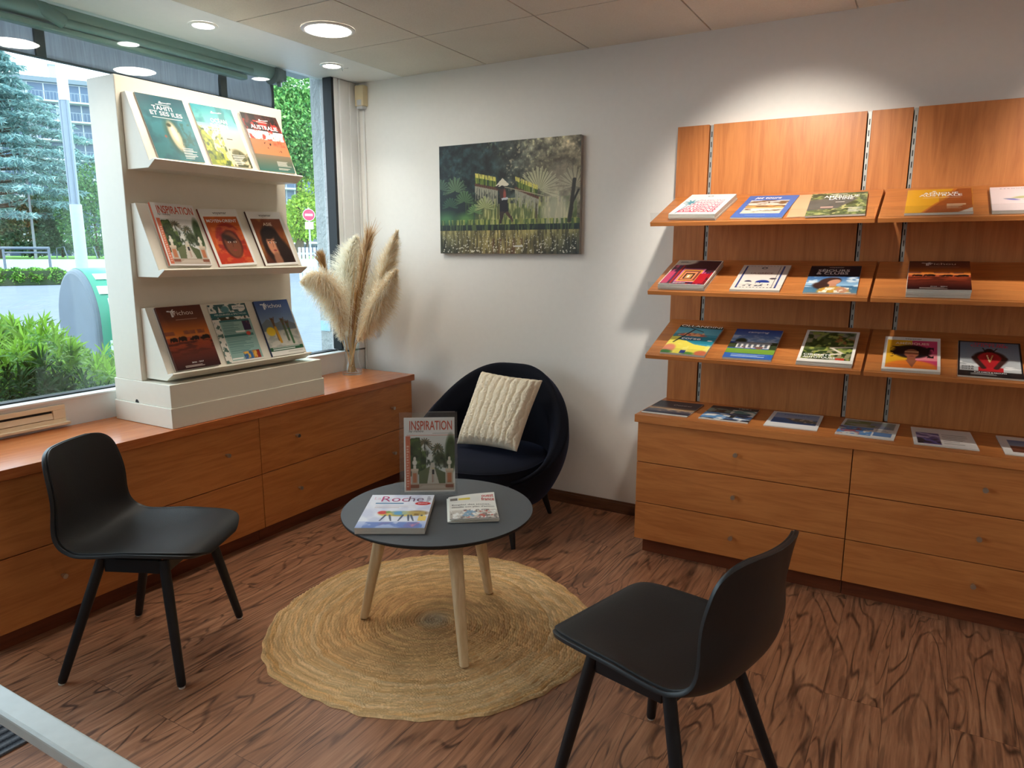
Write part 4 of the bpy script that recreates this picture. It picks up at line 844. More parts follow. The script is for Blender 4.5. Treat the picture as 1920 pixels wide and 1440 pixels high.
wood(2, -.373, .158, .230, .325, .020, .5, cv, [('CIRCUITS', .34, .815, .5, .046, WH, .012), ('AUTOTOURS', .38, .89, .58, .046, WH, .012)], 'white bordered brochure of a winding green mountain road on the lowest wooden shelf')
cv = Cv(84, 116, (240, 234, 224)); c2 = Cv(84, 116, (232, 172, 40)); c2.poly([(.5, 0), (1, 0), (1, 1), (.5, 1)], (214, 70, 110)).rect(.5, .5, 1, .7, (240, 140, 150)).ell(.5, .45, .33, .2, (34, 24, 24), .12).tex((34, 24, 24), 12, 14, 5, .5, .6, (.12, .3, .88, .62)).ell(.5, .50, .13, .13, (156, 92, 66), .12).rect(.43, .6, .57, .76, (150, 86, 62)).ell(.5, .93, .46, .22, (236, 128, 50), .1).poly([(.40, .7), (.6, .7), (.52, .92)], (160, 96, 70)).rect(.38, .44, .62, .475, (206, 150, 110)).ell(.5, .585, .05, .012, (110, 40, 40))
m = (cv.u > .06)&(cv.u < .94)&(cv.v > .10)&(cv.v < .94); cv.a[m] = c2.a[m]
wood(2, -.036, .160, .218, .318, .012, 1.4, cv, [('voyamar', .52, .075, .30, .04, (50, 44, 42)), ('AMÉRIQUES', .5, .235, .60, .055, (244, 222, 200), .006)], 'yellow and pink brochure of a person in orange on the lowest wooden shelf')
cv = Cv(84, 116, (26, 24, 26)); c2 = Cv(84, 116); c2.grad(0, .5, (96, 110, 128), (140, 150, 160)).grad(.5, 1, (170, 176, 180), (206, 208, 206)).tex((230, 232, 232), 4, 20, 5, .55, .65, (0, .6, 1, .9)).ell(.5, .50, .27, .22, (58, 34, 32), .1).ell(.5, .30, .08, .09, (44, 26, 26), .12).ell(.5, .56, .20, .25, (176, 34, 40), .1).rect(.32, .74, .7, .96, (196, 36, 44)).line(.26, .48, .4, .76, .05, (60, 36, 32)).line(.74, .48, .6, .76, .05, (60, 36, 32)).line(.46, .4, .5, .6, .012, (226, 200, 150)).line(.55, .4, .5, .6, .012, (200, 160, 100)).line(.4, .2, .44, .32, .012, (40, 24, 24)).line(.62, .2, .56, .3, .012, (40, 24, 24))
m = (cv.u > .03)&(cv.u < .97)&(cv.v > .03)&(cv.v < .86); cv.a[m] = c2.a[m]; cv.lines(.2, .92, .8, .96, 2, (200, 200, 196), 3)
wood(2, .246, .160, .224, .322, .008, 0, cv, [('TERRES DE', .5, .10, .5, .045, (206, 60, 76), .01), ('CULTURE', .5, .165, .6, .05, (206, 60, 76), .012), ('2025', .15, .77, .2, .035, (40, 38, 38), .01), ('2026', .15, .83, .2, .035, (40, 38, 38), .01), ('À LA CARTE & GROUPES', .5, .905, .5, .026, WH, .006)], 'black framed brochure of a person in red robes on the lowest wooden shelf')
# flat ones on the worktop
G3 = 'brochures lying flat on the worktop'
FLAT = lambda x: Matrix(((1, 0, 0, x), (0, 1, 0, 3.4), (0, 0, 1, .746), (0, 0, 0, 1)))
def flat(dx, dc, w, h, ang, cv, texts, label): return brochure(FLAT(dx), 0, dc-h/2, w, h, .004, ang, cv, texts, label, G3)
SEA = lambda c, r, a, b, d: c.grad(r[1], (r[1]+r[3])/2, a, b, r[0], r[2]).grad((r[1]+r[3])/2, r[3], d, tuple(int(x*.7) for x in d), r[0], r[2])
cv = Cv(72, 100, (44, 48, 60)); cv.grad(.45, .62, (70, 70, 80), (206, 160, 110)).grad(.62, .9, (120, 110, 110), (44, 54, 76)).ell(.62, .62, .22, .03, (236, 214, 180), .4).tex((206, 170, 130), 3, 20, 4, .55, .62, (0, .56, 1, .78)).rect(0, .95, 1, 1, (232, 230, 226))
flat(-1.093, .165, .236, .330, 1.0, cv, [('Croisières', .62, .32, .40, .07, (226, 220, 214), 0, .2)], 'dark sunset cruise brochure flat at the left end of the worktop')
cv = Cv(72, 100, (30, 34, 48)); cv.rect(0, .2, .5, .46, (120, 140, 130)).rect(.5, .2, 1, .46, (90, 140, 140)).tex((60, 50, 44), 8, 8, 3, .5, .6, (.1, .22, .5, .46)).tex((226, 226, 216), 5, 12, 6, .5, .6, (.5, .2, 1, .6)).rect(0, .5, .5, .9, (90, 150, 206)).rect(.5, .5, 1, .9, (60, 90, 130)).tex((236, 240, 240), 4, 10, 7, .5, .6, (0, .5, 1, .96)).tex((40, 44, 40), 6, 8, 9, .56, .64, (.5, .6, 1, .96)).rect(0, .96, 1, 1, (226, 226, 222))
flat(-.804, .180, .236, .330, 2.0, cv, [('MERS', .72, .12, .26, .05, (230, 226, 220))], 'brochure with four sea photos, second along the worktop from its left end')
cv = Cv(72, 100, (234, 236, 236)); SEA(cv, (.08, .08, .94, .74), (130, 160, 206), (170, 190, 214), (60, 120, 190)); cv.poly([(.3, .42), (.6, .38), (.94, .48), (.94, .62), (.5, .58)], (110, 116, 104)).tex((206, 196, 180), 10, 12, 4, .5, .6, (.4, .4, .94, .62))
flat(-.499, .196, .234, .340, 2.0, cv, [('Finistère', .5, .22, .5, .07, (70, 100, 150), 0, .15)], 'white bordered brochure of a blue bay, third along the worktop')
cv = Cv(72, 100, (232, 232, 228)); cv.rect(.05, .05, .94, .45, (150, 160, 150)).tex((110, 130, 70), 4, 8, 3, .42, .6, (.05, .1, .6, .42)).tex((130, 146, 170), 4, 8, 5, .5, .6, (.5, .15, .94, .45)).rect(0, .46, .6, .92, (80, 140, 200)).rect(.62, .66, .94, .88, (90, 130, 180)).tex((150, 80, 90), 10, 12, 7, .5, .6, (0, .5, .4, .95)).tex((214, 214, 206), 10, 12, 11, .55, .62, (0, .56, .6, .95)).lines(.64, .5, .92, .64, 4, (150, 150, 150), 3)
flat(-.189, .194, .236, .345, -2.0, cv, [], 'white brochure with coast photos, fourth along the worktop under the shelf gap', )
cv = Cv(72, 100, (238, 236, 232)); cv.rect(.06, .3, .44, .92, (90, 80, 140)).tex((200, 190, 226), 5, 10, 3, .48, .58, (.06, .3, .44, .7)).tex((40, 40, 50), 8, 10, 5, .5, .6, (.06, .62, .44, .92)).lines(.48, .32, .94, .9, 6, (170, 168, 166), 5, .3)
flat(.125, .179, .236, .335, 3.6, cv, [], 'white sheet with a purple photo beside lines of print, fifth along the worktop')
cv = Cv(72, 100, (236, 234, 230)); SEA(cv, (.14, .2, .9, .85), (90, 120, 170), (150, 170, 190), (140, 80, 60))
flat(.448, .184, .236, .335, 2.0, cv, [], 'white bordered sea brochure cut by the right edge of the worktop')

# ---- on the coffee table
a = math.radians(30.5); fx = Vector((math.cos(a), math.sin(a), 0)); fy = Vector((-math.sin(a), math.cos(a), 0)); o = Vector((-1.634, 1.918, TZ))
fm = Matrix(((fx.x, fy.x, 0, o.x), (fx.y, fy.y, 0, o.y), (0, 0, 1, TZ), (0, 0, 0, 1)))
cv = Cv(120, 160, (230, 234, 244)); cv.tex((206, 212, 232), 3, 4, 3, .45, .65).rect(.12, .26, .56, .30, (90, 140, 176)).lines(.14, .34, .78, .44, 4, (196, 180, 180), 4).ell(.86, .285, .12, .052, (206, 36, 40), .06).grad(.82, 1, (196, 206, 232), (150, 170, 214)).tex((230, 120, 140), 4, 6, 8, .56, .64, (.1, .84, .9, .99), .8).tex((90, 120, 190), 5, 6, 12, .52, .62, (.1, .84, .95, 1), .8)
cv.ell(.60, .60, .34, .075, (196, 170, 60), .12).ell(.82, .58, .16, .07, (130, 96, 50), .3).ell(.56, .58, .14, .06, (90, 160, 206), .3).ell(.36, .61, .1, .05, (216, 190, 90), .3).ell(.30, .565, .075, .05, (214, 60, 60), .2).ell(.38, .55, .04, .03, (120, 160, 70), .3).tex((226, 206, 120), 10, 10, 6, .52, .62, (.3, .53, .95, .67), .6)
for (u, w2) in ((.36, -.05), (.42, .05), (.62, -.04), (.70, .03), (.74, .06), (.90, .02)): cv.line(u, .64, u+w2*.6, .74, .017, (70, 84, 110)).line(u+w2*.6, .74, u+w2, .80, .013, (70, 84, 110))
cv.rect(.86, .67, .98, .8, (236, 206, 110)).lines(.9, .06, .98, .24, 5, (120, 110, 130), 3, .5)
brochure(fm, 0, 0, .258, .362, .024, 0, cv, [('La', .12, .16, .10, .075, (224, 190, 206)), ('Roc', .40, .225, .42, .15, (176, 50, 110), -.004), ('he', .735, .225, .24, .15, (96, 60, 90), -.004), ('GRATUIT', .86, .298, .15, .022, WH, .01)], 'white town magazine with a striped horse lying on the coffee table', cat='magazine', name='magazine', bend=lambda u, v: 0.0)
a = math.radians(30.0); ax = Vector((math.cos(a), math.sin(a), 0)); ay = Vector((-math.sin(a+.0), math.cos(a+.0), 0)); o = Vector((-1.428, 2.175, TZ+.001))
nm = Matrix(((ax.x, ay.x, 0, o.x), (ax.y, ay.y, 0, o.y), (0, 0, 1, o.z), (0, 0, 0, 1))) @ Matrix.Rotation(math.radians(6), 4, 'Z')
nw = empty('newspaper', label='folded newspaper on the coffee table beside the magazine', cat='newspaper', mat=nm)
m = MB()
def fold(w0, w1, h, z, lift):
    def f(u, v): return Vector((w0+(w1-w0)*u, h*v, z+lift(u, v)))
    return f
m.grid(fold(-.104, .094, .262, .003, lambda u, v: .004*math.sin(u*3)+.012*max(0, v-.8)*4*u), 24, 24); m.grid(fold(-.098, .096, .268, .0075, lambda u, v: .003*math.sin(u*3)+.016*max(0, v-.75)*4*u), 24, 24); m.grid(fold(-.1, .095, .265, .0005, lambda u, v: 0), 4, 4)
nws = m.build('folded_sheets', plain('newsprint', rgb(226, 224, 214), 0.85, spec=.1, var=.06, scale=150), nw); s = nws.modifiers.new('t', 'SOLIDIFY'); s.thickness = .0022; s.offset = 1
cv = Cv(96, 120, (232, 230, 222)); cv.rect(.03, .10, .18, .20, (120, 116, 110)).rect(.20, .11, .46, .19, (236, 214, 90)).grad(.62, .95, (206, 200, 190), (196, 190, 180)).tex((110, 100, 96), 14, 10, 3, .5, .6, (.03, .6, .98, .96), .8).tex((190, 90, 80), 16, 12, 5, .6, .66, (.3, .64, .95, .95)).tex((236, 236, 232), 9, 9, 9, .55, .62, (.03, .6, .98, .96)).rect(0, .96, 1, .985, (60, 54, 52)).tex((120, 160, 190), 9, 9, 11, .6, .66, (.1, .64, .6, .9)).rect(.03, .27, .62, .285, (206, 204, 198))
cover('front_page', .19, .262, cv, [('Emploi des jeunes,', .47, .42, .82, .05, (50, 46, 46), .004), ('détaille son plan d\'action', .50, .52, .90, .05, (50, 46, 46), .004), ('ouest', .84, .13, .26, .08, (206, 40, 44), .01), ('france', .84, .235, .28, .08, (206, 40, 44), .01)], nw, .0122, lambda u, v: .003*np.sin(np.clip(u, 0, 1)*3)+.016*np.clip((1-v)-.75, 0, 1)*4*u)
# sign holder with the poster
a = math.atan2(.13, .193); hx = Vector((math.cos(a), math.sin(a), 0)); hz = Vector((math.sin(a), -math.cos(a), 0))
o = Vector((-1.764, 2.334, TZ+.001)); tilt = math.radians(9); up = Vector((0, 0, 1))*math.cos(tilt)-hz*math.sin(tilt); out = hx.cross(up)
hm = Matrix(((hx.x, up.x, out.x, o.x), (hx.y, up.y, out.y, o.y), (hx.z, up.z, out.z, o.z+.004), (0, 0, 0, 1)))
sh_ = empty('sign_holder', label='clear acrylic sign holder standing on the coffee table', cat='sign holder', mat=hm)
MB().box(-.123, .123, .002, .352, .0022, .0046).build('front_sheet', M['acrylic'], sh_)
MB().box(-.123, .123, .002, .352, -.0046, -.0022).box(-.123, .123, .352, .3545, -.0046, .0046).build('back_sheet', M['acrylic'], sh_)
ft = MB().obox((0, .0, -.04), (1, 0, 0), (0, math.cos(tilt), -math.sin(tilt)), (0, math.sin(tilt), math.cos(tilt)), .123, .0012, .055).build('foot_plate', M['acrylic'], sh_)
ps = empty('poster', label='garden avenue poster with coral title inside the clear holder on the coffee table', cat='poster', mat=hm @ Matrix.Translation((0.004, .012, 0)))
MB().box(-.1075, .1075, 0, .318, -.0014, .0008).build('paper', M['paper'], ps); cover('print', .215, .318, inspiration(110, 156), insp_t, ps, .0010)

# ---- photo panel on the back wall
def rice_field():
    W, H = 400, 270; cv = Cv(W, H, (40, 50, 46)); u, v = cv.u, cv.v
    lum = lambda sx, sy, seed, lo, hi, o=5: lo+(hi-lo)*np.clip((fbm(W, H, sx, sy, seed, o)-.28)/.44, 0, 1)
    base = np.array((30, 44, 46))*np.ones((H, W, 1)); k = np.clip((u-.40)*2.0, 0, 1)[..., None]; base = base*(1-k)+np.array((112, 106, 84))*k
    kt = np.clip(1-v/.45, 0, 1)[..., None]*k; base = base*(1-kt*.5)+np.array((168, 156, 130))*kt*.5
    cv.a = base*lum(18, 13, 3, .55, 1.45)[..., None]
    n = fbm(W, H, 70, 46, 21, 3); cl = fbm(W, H, 7, 5, 22, 3)
    cv.put(np.clip((n-.58)*7, 0, 1)*np.clip((cl-.40)*5, 0, 1)*(v < .5)*.55*np.clip(u*2.2, .25, 1), (150, 164, 118)); cv.put(np.clip((n-.60)*8, 0, 1)*(u > .5)*(v < .45)*.5, (206, 192, 158))
    cv.ell(.66, .20, .10, .10, (166, 166, 106), .8).a[:] = cv.a*lum(30, 22, 5, .82, 1.18)[..., None]
    cv.ell(.86, .30, .14, .12, (112, 102, 82), .7); cv.a[:] = cv.a*lum(60, 40, 15, .85, 1.15, 3)[..., None]
    def frond(cx, cy, r, c, n_=34, a0=-.3, a1=PI+.3, w=.0042):
        for i in range(n_):
            a = a0+(a1-a0)*i/(n_-1); q = r*(.75+.25*abs(math.sin(i*2.3))); cv.line(cx+.12*q*math.cos(a), cy-.12*q*math.sin(a), cx+q*math.cos(a), cy-q*1.4*math.sin(a), w, c if i % 3 else tuple(int(x*.62) for x in c))
    cv.grad(.55, .74, (116, 122, 78), (134, 136, 72), .27, .98); cv.ell(.13, .58, .17, .20, (24, 38, 38), .4)
    cv.tex((196, 192, 128), 90, 10, 17, .46, .62, (.3, .50, .92, .76), .85).tex((66, 84, 46), 70, 10, 19, .50, .62, (.2, .5, .98, .77), .7)
    frond(.12, .42, .095, (92, 118, 86)); frond(.19, .52, .075, (80, 110, 72)); frond(.27, .62, .055, (104, 138, 84)); frond(.01, .40, .07, (74, 98, 80)); frond(.08, .56, .06, (52, 82, 62)); frond(.345, .58, .075, (164, 172, 116)); frond(.725, .44, .145, (190, 188, 150), 60, -.45, PI+.3, .0036); frond(.965, .42, .12, (160, 152, 122), 34)
    cv.ell(.05, .68, .07, .06, (70, 116, 72), .7).ell(.2, .68, .06, .05, (84, 126, 66), .6)
    sm_ = np.clip(1-((u-.84)/.11)**2-((v-.64)/.17)**2, 0, 1)+np.clip(1-((u-.88)/.13)**2-((v-.45)/.26)**2, 0, 1)*.3; cv.put(np.sqrt(np.clip(sm_, 0, 1))*.7, (206, 200, 182))
    cv.line(.715, .50, .71, .72, .008, (84, 78, 60)).line(.962, .36, .935, .71, .013, (50, 46, 38)).line(.99, .45, .945, .58, .008, (50, 46, 38)).line(.945, .60, .93, .72, .014, (50, 46, 38))
    rg = np.random.default_rng(5)
    for (bx_, by, dy) in ((.355, .345, .045), (.645, .415, .085)):
        for i in range(60):
            q = bx_-.075+.15*rg.uniform(0, 1); yy = by+dy*(q-bx_)/.15+.008*math.sin(q*160); h_ = rg.uniform(.05, .085)
            cv.line(q, yy+.035, q+rg.uniform(-.006, .006), yy-h_*.5, .0035, [(92, 112, 44), (124, 140, 58), (58, 78, 36)][i % 3])
        for i in range(36):
            q = bx_-.075+.15*rg.uniform(0, 1); yy = by+dy*(q-bx_)/.15; cv.line(q, yy-.02, q+rg.uniform(-.004, .004), yy-.055, .003, (214, 206, 104))
        for i in range(24):
            q = bx_-.08+.16*i/23; yy = by+dy*(q-bx_)/.15; cv.rect(q-.004, yy+.035, q+.004, yy+.062, (104, 66, 50) if i % 2 else (80, 54, 42))
            for d in range(2): cv.line(q+.003*d, yy+.06, q+rg.uniform(-.004, .004), yy+.07+rg.uniform(.02, .13), .0022, (158, 156, 136))
    cv.line(.44, .385, .76, .492, .0045, (178, 168, 138))
    d = (34, 28, 30); cv.poly([(.425, .387), (.474, .322), (.520, .378), (.512, .390), (.47, .397), (.435, .394)], (226, 218, 196)).ell(.472, .405, .016, .018, d).poly([(.452, .42), (.492, .415), (.500, .50), (.500, .515), (.462, .52), (.455, .48)], (66, 40, 36)).ell(.490, .47, .010, .045, (160, 78, 66), .4)
    cv.poly([(.468, .500), (.512, .492), (.516, .512), (.470, .520)], (188, 190, 194)).poly([(.452, .52), (.512, .512), (.518, .625), (.495, .635), (.452, .63)], (28, 26, 34)).poly([(.452, .62), (.490, .62), (.474, .69), (.466, .728), (.446, .728), (.455, .68)], (58, 44, 40)).poly([(.490, .625), (.514, .618), (.545, .675), (.552, .705), (.538, .722), (.522, .718), (.532, .69), (.508, .655)], (74, 54, 46)).rect(.440, .47, .446, .71, (30, 28, 28)).line(.452, .43, .43, .40, .009, (60, 42, 38)).line(.43, .40, .445, .385, .007, (60, 42, 38))
    cv.tex((160, 166, 84), 110, 10, 23, .44, .6, (0, .685, 1, .735), .9).tex((60, 84, 44), 110, 10, 24, .5, .6, (0, .69, 1, .75), .8).grad(.735, .785, (34, 48, 40), (26, 36, 34)).tex((96, 114, 64), 120, 8, 25, .5, .62, (0, .735, 1, .80), .7)
    wv0 = .785; wm = v > wv0; t = np.clip((v-wv0)/.215, 0, 1)[..., None]
    b2 = np.array((122, 116, 72))*(1-t)+np.array((70, 66, 46))*t; mid = np.exp(-((u-.46)/.26)**2)[..., None]; b2 = b2*(1-mid*.55)+np.array((160, 140, 86))*mid*.55
    dk = np.clip(np.abs(u-.48)*2.4-.62, 0, 1)[..., None]*np.clip(t*2, 0, 1); b2 = b2*(1-dk*.8)+np.array((32, 40, 42))*dk*.8
    b2 = b2*lum(90, 9, 31, .6, 1.4)[..., None]; cv.a[wm] = b2[wm]; cv.tex((92, 60, 40), 30, 3, 33, .5, .62, (.4, .86, .62, 1), .7).rect(.56, .925, .62, .94, (206, 204, 196))
    for i in range(320):
        q, w2 = rg.uniform(.02, .98), rg.uniform(.80, .99); s_ = .0016+.0035*(w2-.8)/.2*rg.uniform(.5, 1.2); cv.ell(q, w2, s_, s_*1.2, (232, 226, 206), .5)
    return cv
pe = empty('wall_picture', (-2.274, YW-.032, 1.539), label='large photo panel of a straw-hatted person crossing a rice field', cat='picture')
pw, ph_ = .988, .665
MB().box(-pw/2, pw/2, .0012, .031, 0, ph_).build('panel', plain('panel_edge', rgb(150, 148, 142), .5), pe, bevel=.001)
pc = cover('photo_print', pw, ph_, rice_field(), [], pe, 0, material=M['canvas']); pc.rotation_euler = (PI/2, 0, 0)
# ================================================================== vase and pampas
VC = Vector((-3.315, 3.56, .7355))
va = empty('glass_vase', VC, 0, 'clear waisted glass vase holding the dried grasses on the window worktop', 'vase')
prof = [(.002, .0), (.066, .0), (.070, .006), (.066, .03), (.052, .07), (.045, .105), (.046, .15), (.056, .21), (.071, .265), (.0745, .275), (.0715, .276), (.068, .264), (.053, .21), (.043, .15), (.042, .105), (.049, .07), (.062, .03), (.060, .014), (.002, .012)]
MB().lathe(prof, n=48).build('vase_body', M['vase_glass'], va)
def bez(P, t):
    P = [Vector(p) for p in P]
    while len(P) > 1: P = [a.lerp(b, t) for a, b in zip(P[:-1], P[1:])]
    return P[0]
def hairs(axis, n, length, droop, spread, cols, seed, wid=.0013, t0=.0, taper=True):
    """fine fibres leaving an axis curve: two bent segments each"""
    r = np.random.default_rng(seed); N = 400
    pts = np.array([bez(axis, i/(N-1)) for i in range(N)]); tan = np.gradient(pts, axis=0); tan /= np.linalg.norm(tan, axis=1)[:, None]
    k = (t0+(1-t0)*r.uniform(0, 1, n)**0.9); idx = np.clip((k*(N-1)).astype(int), 0, N-1)
    p = pts[idx]; t = tan[idx]; rd = r.normal(size=(n, 3)); rd -= (rd*t).sum(1)[:, None]*t; rd /= np.linalg.norm(rd, axis=1)[:, None]
    env = np.clip(np.sin(np.clip((k-t0)/(1-t0), 0, 1)**0.8*PI*0.93+0.12), .18, 1) if taper else np.ones(n)
    L = length*env*r.uniform(.55, 1.15, n); sp = spread*r.uniform(.4, 1.2, n)
    d0 = t+rd*sp[:, None]; d0 /= np.linalg.norm(d0, axis=1)[:, None]
    d1 = d0+np.array([0, 0, -1.])*droop*r.uniform(.4, 1.4, n)[:, None]+r.normal(size=(n, 3))*.12; d1 /= np.linalg.norm(d1, axis=1)[:, None]
    d2 = d1+np.array([0, 0, -1.])*droop*1.1; d2 /= np.linalg.norm(d2, axis=1)[:, None]
    a = p; b = p+d0*(L*.38)[:, None]; c = b+d1*(L*.34)[:, None]; e = c+d2*(L*.28)[:, None]
    sd = np.cross(d0, r.normal(size=(n, 3))); sd /= np.linalg.norm(sd, axis=1)[:, None]+1e-9; w = wid*r.uniform(.6, 1.3, n)[:, None]
    V = np.stack([a-sd*w*.6, a+sd*w*.6, b-sd*w, b+sd*w, c-sd*w*.8, c+sd*w*.8, e-sd*w*.25, e+sd*w*.25], 1).reshape(-1, 3)
    o = np.arange(n)[:, None]*8; Fq = np.concatenate([o+np.array([[0, 1, 3, 2]]), o+np.array([[2, 3, 5, 4]]), o+np.array([[4, 5, 7, 6]])])
    ca, cb = np.array(cols[0])/255, np.array(cols[1])/255; q = r.uniform(0, 1, n)[:, None]; C = s2l(ca*(1-q)+cb*q).repeat(8, 0)
    return V, Fq, C
stem_m = plain('dry_stem', rgb(196, 164, 116), .7, spec=.2)
TAN, CREAM, BROWN = ((228, 202, 162), (248, 234, 206)), ((246, 238, 220), (255, 251, 240)), ((172, 130, 88), (208, 168, 118))
def grass(name, label, axis, foot, hs, stems=1):
    e = empty(name, VC, 0, label, 'dried grass', 'dried grasses in the glass vase')
    ax = [Vector(p) for p in axis]; b0 = ax[0]
    for i in range(stems):
        f = Vector(foot)+Vector((random.uniform(-.012, .012), random.uniform(-.012, .012), 0))*(i > 0)
        off = Vector((random.uniform(-.022, .022), random.uniform(-.022, .022), 0))*(i > 0)
        pts = [f, f.lerp(b0+off, .55), b0+off]+[bez(ax, t)+off*(1+2*t) for t in (.3, .6, .95)]
        under(MB().tube(pts, [.0026, .0025, .0023, .0019, .0015, .0008], 6).build('stem', stem_m, e), VC)
    Vs, Fs, Cs, b = [], [], [], 0
    for h in hs:
        v, f, c_ = hairs(ax, **h); Vs.append(v); Fs.append(f+b); Cs.append(c_); b += len(v)
    under(mesh_np('plume', np.concatenate(Vs), np.concatenate(Fs), M['plume'], e, np.concatenate(Cs)), VC); return e
def fp(a, rr=.035): return (VC.x+rr*math.cos(a), VC.y+rr*math.sin(a), VC.z+.015)
# axis points are given where the plumes stand; the left one arches out into the room
grass('pampas_grass', 'bushy tan pampas plume arching left out of the glass vase', [at_y(641, 640, 3.50), at_y(634, 560, 3.42), at_y(612, 505, 3.30), at_y(568, 528, 3.17)], fp(.4), [dict(n=5200, length=.17, droop=.6, spread=.95, cols=TAN, seed=1), dict(n=3000, length=.20, droop=1.0, spread=1.1, cols=CREAM, seed=2, wid=.0013)])
grass('pampas_grass', 'white fluffy pampas plume standing upright at the back of the vase', [at_y(652, 632, 3.56), at_y(648, 560, 3.60), at_y(650, 500, 3.62), at_y(668, 446, 3.62)], fp(2.2), [dict(n=7500, length=.19, droop=.35, spread=.95, cols=CREAM, seed=3, wid=.0016)])
grass('reed_bunch', 'bundle of straight brown reeds in the middle of the vase', [at_y(660, 640, 3.54), at_y(668, 570, 3.52), at_y(680, 500, 3.50), at_y(688, 462, 3.49)], fp(1.2, .01), [dict(n=900, length=.17, droop=.0, spread=.24, cols=BROWN, seed=5, wid=.0015, t0=.05, taper=False), dict(n=500, length=.15, droop=.05, spread=.28, cols=TAN, seed=6, wid=.0013, t0=.4, taper=False)], stems=14)
grass('reed_tuft', 'small brown reed tuft behind the tan plume at the left of the vase', [at_y(640, 600, 3.46), at_y(628, 560, 3.40), at_y(612, 510, 3.36), at_y(600, 478, 3.34)], fp(-1), [dict(n=800, length=.11, droop=.12, spread=.35, cols=BROWN, seed=8, t0=.58)])
grass('pampas_grass', 'slim white pampas plume right of the brown reeds', [at_y(668, 640, 3.52), at_y(690, 580, 3.54), at_y(708, 520, 3.56), at_y(726, 466, 3.56)], fp(3.6, .02), [dict(n=3600, length=.12, droop=.3, spread=.7, cols=CREAM, seed=9, wid=.0016)])
grass('pampas_grass', 'tall tan pampas plume leaning right with its tip nearest the picture', [at_y(668, 640, 3.50), at_y(704, 580, 3.46), at_y(724, 500, 3.43), at_y(744, 436, 3.42)], fp(3.9, .03), [dict(n=4000, length=.13, droop=.12, spread=.55, cols=TAN, seed=11, t0=.15), dict(n=2400, length=.13, droop=.2, spread=.6, cols=CREAM, seed=12, t0=.3)])
grass('pampas_grass', 'broad tan pampas plume low on the right side of the vase', [at_y(668, 645, 3.48), at_y(694, 610, 3.42), at_y(712, 560, 3.36), at_y(742, 508, 3.34)], fp(4.4, .02), [dict(n=5200, length=.16, droop=.5, spread=.8, cols=TAN, seed=14, t0=.05), dict(n=2400, length=.16, droop=.6, spread=.9, cols=CREAM, seed=15, t0=.2, wid=.001)])

# ================================================================== outside
GZ = -.15; TZ2 = .98
def paving():
    t = NT('pale_paving'); v = t.coord('Object', (1, 1, 1)); b = t.n('ShaderNodeTexBrick', Scale=1.0, Mortar_Size=.012, Brick_Width=.55, Row_Height=.28)
    b.inputs['Color1'].default_value = rgb(106, 114, 125); b.inputs['Color2'].default_value = rgb(114, 122, 132); b.inputs['Mortar'].default_value = rgb(84, 92, 102)
    t.l(v, b.inputs['Vector']); n = t.noise(v, .5, 3); t.bsdf(t.mix(.25, b.outputs[0], t.ramp(n, [(.3, rgb(96, 104, 114)), (.7, rgb(122, 130, 138))])), .8, 0, .3); return t.m
M['stone'] = paving()
struct(MB().box(-160, -3.66, -40, 160, GZ-.1, GZ).build('ground_outside', M['stone']))
def leafcloud(name, C, n, rad, size, cols, seed, parent=None, flat=0.0, elong=2.2, shell=.5, drop=0.0, mat=None):
    """n small leaf quads scattered in ellipsoids C = [(x,y,z,rx,ry,rz), ...]"""
    r = np.random.default_rng(seed); C = np.array(C, float); vol = C[:, 3]*C[:, 4]*C[:, 5]; k = r.choice(len(C), n, p=vol/vol.sum())
    d = r.normal(size=(n, 3)); d /= np.linalg.norm(d, axis=1)[:, None]; q = r.uniform(shell, 1, n)**(1/2.2)
    p = C[k, :3]+d*C[k, 3:]*q[:, None]*rad
    a = d+r.normal(size=(n, 3))*.7; a[:, 2] = a[:, 2]*(1-flat)-drop; a /= np.linalg.norm(a, axis=1)[:, None]
    b = np.cross(a, r.normal(size=(n, 3))+np.array([0, 0, 1.5*flat])); b /= np.linalg.norm(b, axis=1)[:, None]
    L = size*r.uniform(.6, 1.3, n)[:, None]; w = L/elong
    V = np.stack([p-a*L*.5, p+b*w*.5, p+a*L*.5, p-b*w*.5], 1).reshape(-1, 3); Fq = np.arange(n*4).reshape(-1, 4)
    c = np.array(cols, float)/255; ci = r.integers(0, len(c), n); Cc = s2l(np.clip(c[ci]*r.uniform(.85, 1.15, n)[:, None], 0, 1)).repeat(4, 0)
    return mesh_np(name, V, Fq, mat or M['leaf'], parent, Cc)
